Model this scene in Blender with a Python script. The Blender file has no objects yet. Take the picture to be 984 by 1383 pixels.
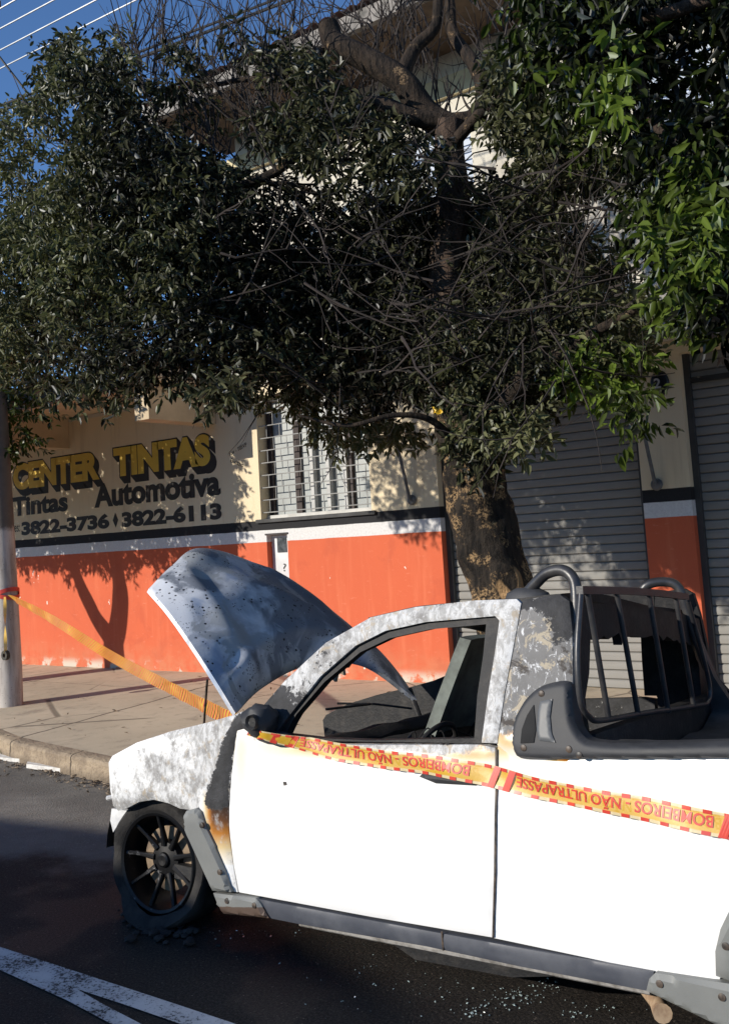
import bpy, bmesh, math, random
import numpy as np
from mathutils import Vector, Matrix, noise
from mathutils.geometry import delaunay_2d_cdt
random.seed(7); rng = np.random.default_rng(7)
R_ = math.radians
scn = bpy.context.scene
COL = scn.collection

# ------------------------------------------------------------------ camera
EYE = 1.65                                   # camera height over the road
PX, PY, F = 492.0, 600.0, 1300.0             # lens axis and focal length in photo pixels
_A = np.array([-1300.0, 835.0]); _r = 0.06
_L = F*F/((_A[1]-PY)-(PX-_A[0])*_r)
_U = np.array([-_r*_L, -_L, F]); _U /= np.linalg.norm(_U)
_X = -np.array([_A[0]-PX, _A[1]-PY, F]); _X /= np.linalg.norm(_X)
_Y = np.cross(_U, _X)
ROT = np.stack([_X, _Y, _U])                 # world = ROT @ (right, down, forward)
CAMP = np.array([0.0, 0.0, EYE])
cam = bpy.data.cameras.new('camera'); camo = bpy.data.objects.new('camera', cam); COL.objects.link(camo)
m3 = np.stack([ROT[:, 0], -ROT[:, 1], -ROT[:, 2]], axis=1)
camo.matrix_world = Matrix.Translation(CAMP) @ Matrix(m3.tolist()).to_4x4()
cam.sensor_width = 36; cam.lens = F/1383*36; cam.clip_end = 3000; cam.clip_start = 0.05
cam.shift_y = -(1383/2-PY)/1383
scn.camera = camo

# ------------------------------------------------------------------ light
SUN_EL = 21.0
SH = np.array([0.482, 0.876])                # horizontal travel of the light
w = bpy.data.worlds.new('World'); scn.world = w; w.use_nodes = True
nt = w.node_tree
sky = nt.nodes.new('ShaderNodeTexSky'); sky.sky_type = 'NISHITA'; sky.sun_disc = False
sky.sun_elevation = R_(SUN_EL); sky.sun_rotation = math.atan2(-SH[0], -SH[1])
sky.altitude = 1500; sky.air_density = 1.0; sky.dust_density = 0.0; sky.ozone_density = 6.0
nt.links.new(sky.outputs[0], nt.nodes['Background'].inputs[0])
nt.nodes['Background'].inputs[1].default_value = 0.135
sd = bpy.data.lights.new('sun', 'SUN'); sd.energy = 4.3; sd.angle = R_(0.5); sd.color = (1.0, 0.93, 0.82)
so = bpy.data.objects.new('sun', sd); COL.objects.link(so)
c_, s_ = math.cos(R_(SUN_EL)), math.sin(R_(SUN_EL))
LD = Vector((SH[0]*c_, SH[1]*c_, -s_))
so.rotation_euler = LD.to_track_quat('-Z', 'Y').to_euler(); so.location = (-8, -10, 12)
scn.view_settings.view_transform = 'Standard'; scn.view_settings.look = 'None'
scn.view_settings.exposure = 0.35; scn.view_settings.gamma = 1
scn.cycles.max_bounces = 6; scn.cycles.transparent_max_bounces = 4
scn.cycles.use_denoising = True

# ------------------------------------------------------------------ helpers
def ray(x, y):
    return ROT @ np.array([x-PX, y-PY, F])
def at(x, y, axis, val):
    d = ray(x, y); t = (val-CAMP[axis])/d[axis]; return CAMP+t*d
def atY(x, y, Y): return at(x, y, 1, Y)
def proj(p):
    c = ROT.T @ (np.asarray(p, float)-CAMP); return PX+F*c[0]/c[2], PY+F*c[1]/c[2]

def empty(name, loc, label, cat, group=None, rot=None):
    o = bpy.data.objects.new(name, None); COL.objects.link(o); o.location = loc
    o.empty_display_size = 0.2
    if rot is not None: o.rotation_euler = rot
    tag(o, label, cat, group); return o
def tag(o, label=None, cat=None, group=None, kind=None):
    if label: o['label'] = label
    if cat: o['category'] = cat
    if group: o['group'] = group
    if kind: o['kind'] = kind
    return o
def mesh_obj(name, verts, faces, mat, parent=None, smooth=True, ang=40, world=False):
    """links ONE mesh object; world=True: verts are world coordinates and are moved into the parent's frame"""
    V = np.asarray(verts, float).reshape(-1, 3)
    if parent is not None and world:
        M = np.array(parent_world(parent).inverted())
        V = V @ M[:3, :3].T + M[:3, 3]
    me = bpy.data.meshes.new(name)
    me.from_pydata(V.tolist(), [], [tuple(int(i) for i in f) for f in faces])
    me.update()
    o = bpy.data.objects.new(name, me); COL.objects.link(o)
    if parent is not None: o.parent = parent
    if mat is not None: me.materials.append(mat)
    if smooth:
        me.polygons.foreach_set('use_smooth', [True]*len(me.polygons)); me.set_sharp_from_angle(angle=R_(ang))
    return o
def parent_world(o):
    M = o.matrix_basis.copy(); p = o.parent
    while p is not None:
        M = p.matrix_basis @ M; p = p.parent
    return M
class MB:
    def __init__(s): s.v = []; s.f = []
    def add(s, V, Fs):
        b = len(s.v); s.v += [tuple(map(float, p)) for p in V]; s.f += [tuple(b+i for i in f) for f in Fs]; return s
    def box(s, lo, hi, bev=0.0):
        bm = bmesh.new(); bmesh.ops.create_cube(bm, size=1)
        lo = Vector(lo); hi = Vector(hi)
        for v in bm.verts:
            v.co = Vector(((lo[i]+hi[i])/2+v.co[i]*(hi[i]-lo[i]) for i in range(3)))
        if bev > 0: bmesh.ops.bevel(bm, geom=bm.edges[:], offset=bev, segments=2, affect='EDGES', profile=.6)
        bm.verts.index_update()
        s.add([v.co for v in bm.verts], [[v.index for v in f.verts] for f in bm.faces]); bm.free(); return s
    def tube(s, pts, rad, n=8, cap=True):
        pts = [Vector(p) for p in pts]
        rads = rad if hasattr(rad, '__len__') else [rad]*len(pts)
        V = []; Fs = []
        ref = Vector((0.31, 0.27, 0.91))
        prev = None
        for i, p in enumerate(pts):
            a = pts[max(i-1, 0)]; b = pts[min(i+1, len(pts)-1)]
            d = (b-a); d = d.normalized() if d.length > 1e-9 else Vector((0, 0, 1))
            if prev is None:
                u = d.cross(ref)
                if u.length < 1e-3: u = d.cross(Vector((1, 0, 0)))
            else: u = prev-d*prev.dot(d)
            u.normalize(); prev = u; q = d.cross(u)
            for k in range(n):
                t = 2*math.pi*k/n; V.append(p+(u*math.cos(t)+q*math.sin(t))*rads[i])
        for i in range(len(pts)-1):
            for k in range(n):
                Fs.append((i*n+k, i*n+(k+1) % n, (i+1)*n+(k+1) % n, (i+1)*n+k))
        if cap:
            Fs.append(tuple(range(n-1, -1, -1))); Fs.append(tuple((len(pts)-1)*n+k for k in range(n)))
        return s.add(V, Fs)
    def lathe(s, prof, n=40, M=None):
        """prof: (r, h) pairs turned round local Z, then moved by M"""
        V = []; Fs = []
        for r, h in prof:
            for k in range(n):
                t = 2*math.pi*k/n; V.append(Vector((r*math.cos(t), r*math.sin(t), h)))
        for i in range(len(prof)-1):
            for k in range(n): Fs.append((i*n+k, i*n+(k+1) % n, (i+1)*n+(k+1) % n, (i+1)*n+k))
        if M is not None: V = [M @ v for v in V]
        return s.add(V, Fs)
    def build(s, name, mat, parent=None, smooth=True, ang=40, world=False):
        return mesh_obj(name, s.v, s.f, mat, parent, smooth, ang, world)
def spline(pts, n=8):
    P = [np.asarray(p, float) for p in pts]; out = []
    P = [2*P[0]-P[1]]+P+[2*P[-1]-P[-2]]
    for i in range(1, len(P)-2):
        for k in range(n):
            t = k/n; a, b, c, d = P[i-1], P[i], P[i+1], P[i+2]
            out.append(.5*((2*b)+(-a+c)*t+(2*a-5*b+4*c-d)*t*t+(-a+3*b-3*c+d)*t**3))
    out.append(P[-2]); return out
def inside(poly, x, y):
    P = np.asarray(poly, float); x = np.asarray(x, float); y = np.asarray(y, float)
    r = np.zeros(x.shape, bool); j = len(P)-1
    for i in range(len(P)):
        xi, yi = P[i]; xj, yj = P[j]
        if yi != yj:
            r ^= ((yi > y) != (yj > y)) & (x < (xj-xi)*(y-yi)/(yj-yi)+xi)
        j = i
    return r
def seg_dist(P, loops):
    d = np.full(len(P), 1e9)
    for lp in loops:
        L_ = np.asarray(lp, float)
        for i in range(len(L_)):
            a = L_[i]; b = L_[(i+1) % len(L_)]; ab = b-a; l2 = max(ab @ ab, 1e-12)
            t = np.clip(((P-a) @ ab)/l2, 0, 1); q = P-(a+t[:, None]*ab); d = np.minimum(d, np.sqrt((q*q).sum(1)))
    return d
def resample(lp, h):
    out = []
    for i in range(len(lp)):
        a = np.asarray(lp[i], float); b = np.asarray(lp[(i+1) % len(lp)], float)
        n = max(1, int(math.ceil(np.linalg.norm(b-a)/h)))
        for k in range(n): out.append(a+(b-a)*k/n)
    return out
def fill(outline, holes=(), h=0.03):
    """triangulated 2-D region with an even inner grid; returns points, triangles, boundary loops of indices"""
    loops = [resample(l, h) for l in [outline]+list(holes)]
    pts = []; edges = []; lidx = []
    for l in loops:
        b = len(pts); pts += l; edges += [(b+i, b+(i+1) % len(l)) for i in range(len(l))]; lidx.append(list(range(b, b+len(l))))
    O = np.asarray(loops[0]); lo, hi = O.min(0), O.max(0)
    gx, gy = np.meshgrid(np.arange(lo[0]+h*.5, hi[0], h), np.arange(lo[1]+h*.5, hi[1], h*.87))
    gx = gx+(np.arange(gx.shape[0]) % 2)[:, None]*h*.5
    g = np.stack([gx.ravel(), gy.ravel()], 1)
    if len(g):
        ok = inside(loops[0], g[:, 0], g[:, 1])
        for l in loops[1:]: ok &= ~inside(l, g[:, 0], g[:, 1])
        g = g[ok]
        if len(g): g = g[seg_dist(g, loops) > h*.5]
    allp = [Vector((p[0], p[1])) for p in pts]+[Vector((p[0], p[1])) for p in g]
    V, E_, Fs, ov, oe, of = delaunay_2d_cdt(allp, edges, [], 0, 1e-6)
    V = np.array([(v[0], v[1]) for v in V])
    c = np.array([V[list(f)].mean(0) for f in Fs])
    ok = inside(loops[0], c[:, 0], c[:, 1])
    for l in loops[1:]: ok &= ~inside(l, c[:, 0], c[:, 1])
    T = [tuple(f) for f, k in zip(Fs, ok) if k]
    # boundary = edges used once
    cnt = {}
    for t in T:
        for i in range(3):
            e = (t[i], t[(i+1) % 3]); cnt[e] = cnt.get(e, 0)+1
    bnd = [e for e in cnt if (e[1], e[0]) not in cnt]
    return V, T, bnd, loops
def sheet(outline, holes, h, f_out, f_in):
    """closed plate: f_out(P) and f_in(P) give the 3-D points of its two faces"""
    V, T, bnd, loops = fill(outline, holes, h)
    d = seg_dist(V, loops)
    A = f_out(V, d); B = f_in(V, d); n = len(V)
    Fs = [t for t in T]+[tuple(n+i for i in t[::-1]) for t in T]+[(a, n+a, n+b, b)[::-1] for a, b in bnd]
    return np.concatenate([A, B]), Fs
def set_attr(o, name, vals):
    a = o.data.attributes.new(name, 'FLOAT', 'POINT'); a.data.foreach_set('value', np.asarray(vals, np.float32))
def fix_normals(o):
    bm = bmesh.new(); bm.from_mesh(o.data); bmesh.ops.recalc_face_normals(bm, faces=bm.faces[:]); bm.to_mesh(o.data); bm.free()
def ss(a, b, x):
    t = np.clip((np.asarray(x, float)-a)/(b-a), 0, 1); return t*t*(3-2*t)

# ------------------------------------------------------------------ materials
class NB:
    """small node builder"""
    def __init__(s, name):
        s.m = bpy.data.materials.new(name); s.m.use_nodes = True; s.t = s.m.node_tree
        s.b = s.t.nodes['Principled BSDF']; s._pos = None; s._obj = None
    def n(s, typ, **kw):
        x = s.t.nodes.new(typ)
        for k, v in kw.items(): setattr(x, k, v)
        return x
    def lk(s, a, b): s.t.links.new(a, b)
    def val(s, sock, v):
        if hasattr(v, 'links') or hasattr(v, 'is_linked'): s.lk(v, sock)
        else: sock.default_value = v
    def obj(s):
        if s._obj is None: s._obj = s.n('ShaderNodeTexCoord').outputs['Object']
        return s._obj
    def pos(s):
        if s._pos is None: s._pos = s.n('ShaderNodeNewGeometry').outputs['Position']
        return s._pos
    def xyz(s, v=None):
        q = s.n('ShaderNodeSeparateXYZ'); s.lk(v or s.pos(), q.inputs[0]); return q.outputs
    def noise(s, scale, detail=4, rough=.55, vec=None, stretch=None, dist=0):
        x = s.n('ShaderNodeTexNoise'); x.inputs['Scale'].default_value = scale; x.inputs['Detail'].default_value = detail
        x.inputs['Roughness'].default_value = rough; x.inputs['Distortion'].default_value = dist
        v = vec or s.pos()
        if stretch:
            mp = s.n('ShaderNodeMapping'); s.lk(v, mp.inputs[0]); mp.inputs['Scale'].default_value = stretch; v = mp.outputs[0]
        s.lk(v, x.inputs['Vector']); return x.outputs['Fac']
    def voro(s, scale, feature='F1', vec=None, out='Distance', rnd=1):
        x = s.n('ShaderNodeTexVoronoi', feature=feature); x.inputs['Scale'].default_value = scale
        x.inputs['Randomness'].default_value = rnd
        s.lk(vec or s.pos(), x.inputs['Vector']); return x.outputs[out]
    def math(s, op, a, b=0.0, c=None, clamp=False):
        x = s.n('ShaderNodeMath', operation=op); x.use_clamp = clamp; s.val(x.inputs[0], a); s.val(x.inputs[1], b)
        if c is not None: s.val(x.inputs[2], c)
        return x.outputs[0]
    def step(s, v, lo, hi):
        x = s.n('ShaderNodeMapRange', interpolation_type='SMOOTHSTEP'); s.val(x.inputs['Value'], v)
        x.inputs['From Min'].default_value = min(lo, hi); x.inputs['From Max'].default_value = max(lo, hi)
        if lo > hi: x.inputs['To Min'].default_value = 1; x.inputs['To Max'].default_value = 0
        return x.outputs[0]
    def attr(s, name):
        x = s.n('ShaderNodeAttribute'); x.attribute_name = name; return x.outputs['Fac']
    def mix(s, fac, a, b):
        x = s.n('ShaderNodeMix', data_type='RGBA'); s.val(x.inputs[0], fac)
        for k, v in ((6, a), (7, b)):
            if isinstance(v, tuple): x.inputs[k].default_value = (*v, 1) if len(v) == 3 else v
            else: s.lk(v, x.inputs[k])
        return x.outputs[2]
    def mixf(s, fac, a, b):
        x = s.n('ShaderNodeMix', data_type='FLOAT'); s.val(x.inputs[0], fac); s.val(x.inputs[2], a); s.val(x.inputs[3], b); return x.outputs[0]
    def out(s, col, rough=.6, metal=0.0, bump=None, bstr=.3, bdist=.01, spec=.5):
        if isinstance(col, tuple): s.b.inputs['Base Color'].default_value = (*col, 1)
        else: s.lk(col, s.b.inputs['Base Color'])
        s.val(s.b.inputs['Roughness'], rough); s.val(s.b.inputs['Metallic'], metal)
        s.b.inputs['Specular IOR Level'].default_value = spec
        if bump is not None:
            x = s.n('ShaderNodeBump'); s.val(x.inputs['Strength'], bstr); x.inputs['Distance'].default_value = bdist
            s.lk(bump, x.inputs['Height']); s.lk(x.outputs[0], s.b.inputs['Normal'])
        return s.m
def simple(name, col, col2=None, scale=6, rough=.6, metal=0., bscale=None, bstr=.2, spec=.5):
    k = NB(name)
    n1 = k.noise(scale, 6, .6)
    c = k.mix(k.step(n1, .35, .68), col, col2 or tuple(v*.7 for v in col))
    b = k.noise(bscale, 5, .6) if bscale else None
    return k.out(c, k.mixf(n1, rough*.8, min(1, rough*1.2)), metal, b, bstr, .006, spec)

# ------------------------------------------------------------------ ground
WALL = 8.38
def mat_road():
    k = NB('asphalt'); p = k.xyz()
    fine = k.noise(95, 4, .8); med = k.noise(9, 5, .6); big = k.noise(1.1, 4, .6)
    agg = k.voro(75); st = k.voro(62, out='Color')
    base = k.mix(fine, (.07, .063, .055), (.25, .225, .195))
    base = k.mix(k.math('MULTIPLY', k.step(k.xyz(st)[1], .75, .95), k.step(agg, .34, .18)), base, (.38, .35, .31))
    dry = k.mix(k.step(big, .4, .65), base, k.mix(med, (.16, .145, .125), (.30, .275, .24)))
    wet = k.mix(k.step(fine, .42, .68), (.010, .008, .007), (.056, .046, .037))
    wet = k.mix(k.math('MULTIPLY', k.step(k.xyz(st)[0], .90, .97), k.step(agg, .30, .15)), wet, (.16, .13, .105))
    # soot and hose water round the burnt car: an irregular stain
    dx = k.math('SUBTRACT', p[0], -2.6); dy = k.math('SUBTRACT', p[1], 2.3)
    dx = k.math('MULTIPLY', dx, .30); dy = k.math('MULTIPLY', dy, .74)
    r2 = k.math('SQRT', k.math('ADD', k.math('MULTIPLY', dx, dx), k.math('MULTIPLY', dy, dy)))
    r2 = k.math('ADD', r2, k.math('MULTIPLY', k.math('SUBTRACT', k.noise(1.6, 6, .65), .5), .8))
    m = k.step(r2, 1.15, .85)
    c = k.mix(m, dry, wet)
    pud = k.step(k.noise(2.2, 3, .5), .48, .6)
    rough = k.mixf(m, .9, k.mixf(pud, .85, .62))
    h = k.math('ADD', k.noise(230, 3, .8), k.math('MULTIPLY', agg, .5))
    return k.out(c, rough, 0, h, .8, .008, .25)
def mat_sidewalk():
    k = NB('sidewalk_concrete'); p = k.xyz()
    big = k.noise(.9, 5, .6); med = k.noise(7, 6, .65); fine = k.noise(70, 4, .7)
    c = k.mix(k.step(big, .3, .7), (.55, .46, .335), (.44, .37, .27))
    c = k.mix(k.math('MULTIPLY', k.step(med, .52, .72), .55), c, (.26, .215, .165))
    c = k.mix(k.math('MULTIPLY', k.step(fine, .45, .8), .5), c, (.58, .49, .38))
    # scored joints: one across, one lengthwise crack
    wob = k.math('MULTIPLY', k.math('SUBTRACT', k.noise(3.5, 4), .5), .09)
    j = None
    for x0, sl in ((-7.18, -.11), (-4.2, 0), (-1.2, 0), (-10.9, 0.05)):
        l = k.math('SUBTRACT', p[0], k.math('ADD', k.math('MULTIPLY', k.math('SUBTRACT', p[1], 1.5), sl), x0))
        d = k.math('ABSOLUTE', k.math('ADD', l, wob)); s = k.step(d, .022, .006)
        j = s if j is None else k.math('MAXIMUM', j, s)
    l = k.math('ABSOLUTE', k.math('ADD', k.math('SUBTRACT', p[1], 7.35), wob)); j = k.math('MAXIMUM', j, k.math('MULTIPLY', k.step(l, .012, .004), .6))
    cr = k.math('MULTIPLY', k.step(k.voro(.62, 'DISTANCE_TO_EDGE', k.n('ShaderNodeVectorMath', operation='ADD').outputs[0] if False else k.pos()), .012, .003), k.step(k.noise(.8, 3), .45, .55)); j = k.math('MAXIMUM', j, k.math('MULTIPLY', cr, .7))
    st_ = k.math('MULTIPLY', k.step(k.noise(1.7, 6, .7, dist=.8), .55, .68), .5); c = k.mix(st_, c, (.22, .18, .14))
    c = k.mix(k.math('MULTIPLY', j, .85), c, (.035, .028, .022))
    return k.out(c, .9, 0, k.math('SUBTRACT', fine, k.math('MULTIPLY', j, 2)), .35, .006, .25)
def mat_kerb():
    k = NB('kerb_stone'); n1 = k.noise(5, 6, .65); n2 = k.noise(40, 4, .7)
    c = k.mix(k.step(n1, .35, .65), (.42, .33, .23), (.27, .21, .15)); c = k.mix(k.math('MULTIPLY', k.step(n2, .5, .75), .5), c, (.15, .12, .09))
    p = k.xyz(); fr_ = k.math('ABSOLUTE', k.math('SUBTRACT', k.math('FRACT', k.math('DIVIDE', k.math('ADD', p[0], k.math('ADD', 30.49, k.math('MULTIPLY', n1, .03))), 1.02)), .5))
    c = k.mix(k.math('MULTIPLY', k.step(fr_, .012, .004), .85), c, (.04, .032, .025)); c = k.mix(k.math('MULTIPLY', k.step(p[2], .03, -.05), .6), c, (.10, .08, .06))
    return k.out(c, .9, 0, k.math('ADD', n2, n1), .8, .02, .2)

def road_z(y): return 0.0 if y < 3.2 else -0.035*(y-3.2)
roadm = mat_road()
ys = [-60, -20, -8, -6, 0, 2, 3.2, 4, 5.2, 6.5]
V = []; Fs = []
xs = [-300, -60, -20, -10, -5, 0, 5, 20, 80, 300]
for y in ys:
    for x in xs: V.append((x, y, road_z(min(y, 5.5))))
for j in range(len(ys)-1):
    for i in range(len(xs)-1):
        a = j*len(xs)+i; Fs.append((a, a+1, a+len(xs)+1, a+len(xs)))
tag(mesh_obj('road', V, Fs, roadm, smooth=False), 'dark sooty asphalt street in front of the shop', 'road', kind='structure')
# wide base ground out to the horizon
gm = simple('bare_ground', (.16, .13, .10), (.10, .09, .07), .2, .95)
tag(mesh_obj('ground', [(-1500, -1500, -.35), (1500, -1500, -.35), (1500, 1500, -.35), (-1500, 1500, -.35)], [(0, 1, 2, 3)], gm, smooth=False), 'flat ground round the street', 'ground', kind='structure')
# kerb line (front edge)
KERB = [(-60, 7.2), (-14, 6.35), (-10.5, 5.75), (-8.6, 5.28), (-7.6, 4.99), (-6.9, 4.88), (-5.9, 4.76), (-5, 4.7), (-3, 4.68), (0, 4.68), (40, 4.68)]
KZ = .10
# sidewalk sheet
V = []; Fs = []
KR = []
for (x0, y0), (x1, y1) in zip(KERB[:-1], KERB[1:]):
    n = max(1, int(min(abs(x1-x0)/.4, 24)))
    for k in range(n): KR.append((x0+(x1-x0)*k/n, y0+(y1-y0)*k/n))
KR.append(KERB[-1])
for (x, y) in KR:
    for t in np.linspace(0, 1, 7):
        yy = y+.13+(9.2-y-.13)*t
        zz = KZ+.003+(.15-KZ)*min(1, (yy-y)/(WALL-y))
        V.append((x, yy, zz+.004*noise.noise((x*1.7, yy*1.7, 3))))
for i in range(len(KR)-1):
    for j in range(6):
        a = i*7+j; Fs.append((a, a+7, a+8, a+1))
tag(mesh_obj('sidewalk', V, Fs, mat_sidewalk()), 'worn beige concrete pavement before the orange wall', 'sidewalk', kind='structure')
# kerb stones: one ribbon with rounded, chipped edge, split visually by joints
V = []; Fs = []; acc = 0
prof = [(0, -.30), (0, .0), (.004, .045), (.0, .08), (.012, .095), (.035, .102), (.13, .106), (.16, .10)]
KK = []
for (x0, y0), (x1, y1) in zip(KR[:-1], KR[1:]):
    n = 4 if -9 < x0 < -3 else 1
    for k in range(n): KK.append((x0+(x1-x0)*k/n, y0+(y1-y0)*k/n))
KK.append(KR[-1])
for (x, y) in KK:
    ch = max(0, noise.noise((x*2.6, 1.3, 0))+.4*noise.noise((x*9, .3, 0)))*(.085 if x < -6.0 else .03)
    g = .018 if abs((x+5.98) % 1.02) < .05 or abs((x+5.98) % 1.02) > .97 else 0
    for q, (dy, z) in enumerate(prof):
        e = ch*(1 if q in (2, 3, 4) else .3 if q == 5 else 0)
        V.append((x, y+dy+e+g*(q in (1, 2, 3, 4)), z-(ch*.6+g if q in (3, 4, 5) else 0)))
n = len(prof)
for i in range(len(KK)-1):
    for j in range(n-1):
        a = i*n+j; Fs.append((a, a+n, a+n+1, a+1))
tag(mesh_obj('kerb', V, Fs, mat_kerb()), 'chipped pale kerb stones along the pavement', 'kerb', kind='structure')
# painted parking strips (worn)
def mat_line():
    k = NB('worn_road_paint'); a = k.noise(75, 4, .75); b = k.noise(5, 5, .6); s = k.voro(55)
    worn = k.step(k.math('ADD', k.math('MULTIPLY', a, .75), k.math('MULTIPLY', b, .5)), .62, .74)
    c = k.mix(k.step(b, .3, .7), (.55, .55, .54), (.40, .40, .40))
    c = k.mix(worn, c, (.03, .028, .026))
    return k.out(c, .8, 0, a, .4, .004, .3)
lm = mat_line()
def strip(px_poly, name):
    P = [at(x, y, 2, 0.0) for x, y in px_poly]
    vv, T, _, _ = fill([(p[0], p[1]) for p in P], (), .08)
    return tag(mesh_obj(name, [(q[0], q[1], .004) for q in vv], T, lm, smooth=False), 'worn white painted parking stripe on the asphalt', 'road marking', kind='structure')
strip([(-260, 1160), (0, 1280), (80, 1306), (160, 1332), (230, 1355), (311, 1382), (430, 1424), (470, 1450), (380, 1428), (240, 1383), (165, 1357), (104, 1337), (140, 1358), (190, 1384), (240, 1410), (180, 1400), (90, 1352), (0, 1311), (-260, 1200)], 'parking_line')

# ------------------------------------------------------------------ building
def mat_wall():
    k = NB('painted_plaster'); p = k.xyz()
    zz = k.math('ADD', p[2], k.math('MULTIPLY', k.math('SUBTRACT', k.noise(4, 3), .5), .012))
    big = k.noise(1.3, 5, .6); fine = k.noise(45, 4, .7); streak = k.noise(3, 5, .6, stretch=(2.5, 1, .22))
    cream = k.mix(big, (.74, .63, .44), (.68, .56, .38)); cream = k.mix(k.math('MULTIPLY', k.step(streak, .5, .75), .35), cream, (.36, .27, .17))
    orange = k.mix(big, (.60, .128, .056), (.52, .108, .05)); orange = k.mix(k.math('MULTIPLY', k.step(streak, .5, .8), .45), orange, (.70, .22, .11))
    dirt = k.math('MULTIPLY', k.step(p[2], .62, .12), k.step(k.noise(5, 5, .65), .3, .65))
    orange = k.mix(k.math('MULTIPLY', dirt, .55), orange, (.50, .24, .13))
    orange = k.mix(k.math('MULTIPLY', k.step(k.noise(2.4, 7, .7, dist=.5), .52, .66), .30), orange, (.42, .085, .045)); orange = k.mix(k.math('MULTIPLY', k.step(k.noise(18, 5, .7, stretch=(.5, 1, 1.6)), .60, .72), .35), orange, (.72, .30, .19))
    chip = k.step(k.math('ADD', k.noise(6.5, 3, .5, stretch=(1.3, 1, .8)), k.math('MULTIPLY', k.noise(1.1, 2), .25)), .855, .87)
    orange = k.mix(chip, orange, (.72, .66, .58))
    base = k.math('MULTIPLY', k.step(p[2], .30, .18), k.step(k.noise(3.2, 5, .6), .5, .56))
    orange = k.mix(base, orange, (.55, .48, .40))
    c = k.mix(k.step(zz, 1.676, 1.682), orange, k.mix(k.step(fine, .3, .8), (.66, .65, .64), (.52, .51, .51)))
    c = k.mix(k.step(zz, 1.812, 1.818), c, k.mix(fine, (.012, .012, .014), (.03, .03, .032)))
    c = k.mix(k.step(zz, 1.926, 1.932), c, cream)
    c = k.mix(k.step(p[2], 3.50, 3.52), c, k.mix(streak, (.66, .63, .56), (.5, .47, .41)))
    return k.out(c, .85, 0, k.math('ADD', fine, k.math('MULTIPLY', big, 2)), .22, .006, .25)
bld = empty('shop_building', (-5, WALL, .15), 'two storey paint shop with cream and orange front, window and grey roller shutters', 'building')
wallm = mat_wall()
WX0, WX1 = -16.0, 6.0
GT = 3.56
out2 = [(WX0, -.2), (-5.18, -.2), (-5.18, 3.1), (-3.06, 3.1), (-3.06, -.2), (-2.63, -.2), (-2.63, 3.1), (.25, 3.1), (.25, -.2), (.75, -.2), (.75, 3.1), (3.3, 3.1), (3.3, -.2), (WX1, -.2), (WX1, GT), (WX0, GT)]
holes2 = [[(-7.62, 1.945), (-6.03, 1.945), (-6.03, 3.38), (-7.62, 3.38)], [(-7.55, 1.10), (-7.235, 1.10), (-7.235, 1.755), (-7.55, 1.755)]]
def wall_plate(o, hs, y0, th, h):
    return sheet(o, hs, h, lambda P, d: np.stack([P[:, 0], np.full(len(P), y0), P[:, 1]], 1), lambda P, d: np.stack([P[:, 0], np.full(len(P), y0+th), P[:, 1]], 1))
v, f = wall_plate(out2, holes2, WALL, .24, 3.0)
ob = mesh_obj('wall', v, f, wallm, bld, smooth=False, world=True); fix_normals(ob)
# dark interior behind the openings, side and back walls, upper storey
dk = simple('dark_room', (.02, .02, .022), None, 3, .9)
MB().box((WX0, 12.0, -.2), (WX1, 12.2, GT)).box((WX0, WALL+.24, -.2), (WX0+.2, 12, GT)).box((WX1-.2, WALL+.24, -.2), (WX1, 12, GT)).build('rear_wall', wallm, bld, False, world=True)
UX0 = -7.75
upm = simple('upper_plaster', (.60, .56, .47), (.45, .41, .34), 1.2, .85, bscale=30)
uw = [(UX0, GT), (WX1, GT), (WX1, 6.62), (UX0, 6.62)]
uh = [[(-5.75, 4.75), (-4.5, 4.75), (-4.5, 5.85), (-5.75, 5.85)], [(-2.8, 4.75), (-1.4, 4.75), (-1.4, 5.85), (-2.8, 5.85)]]
v, f = wall_plate(uw, uh, WALL+.002, .24, 3.0)
ob = mesh_obj('upper_wall', v, f, upm, bld, False, world=True); fix_normals(ob)
MB().box((UX0, WALL+.242, GT), (UX0+.2, 12, 6.62)).box((WX1-.2, WALL+.242, GT), (WX1, 12, 6.62)).box((UX0, 12, GT), (WX1, 12.2, 6.62)).build('upper_side_wall', upm, bld, False, world=True)
bluem = simple('pale_blue_shutter_paint', (.42, .47, .55), (.34, .39, .47), 5, .6)
for (a, b) in ((-5.75, -4.5), (-2.8, -1.4)):
    m = MB()
    for i in range(14):
        z = 4.77+i*.077; m.box((a+.04, WALL+.10, z), (b-.04, WALL+.125, z+.062))
    wd = m.build('upper_window', bluem, bld, False, world=True)
    MB().box((a, WALL+.06, 4.75), (a+.045, WALL+.14, 5.85)).box((b-.045, WALL+.06, 4.75), (b, WALL+.14, 5.85)).box(((a+b)/2-.02, WALL+.07, 4.75), ((a+b)/2+.02, WALL+.14, 5.85)).build('frame', upm, wd, False, world=True)
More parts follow.
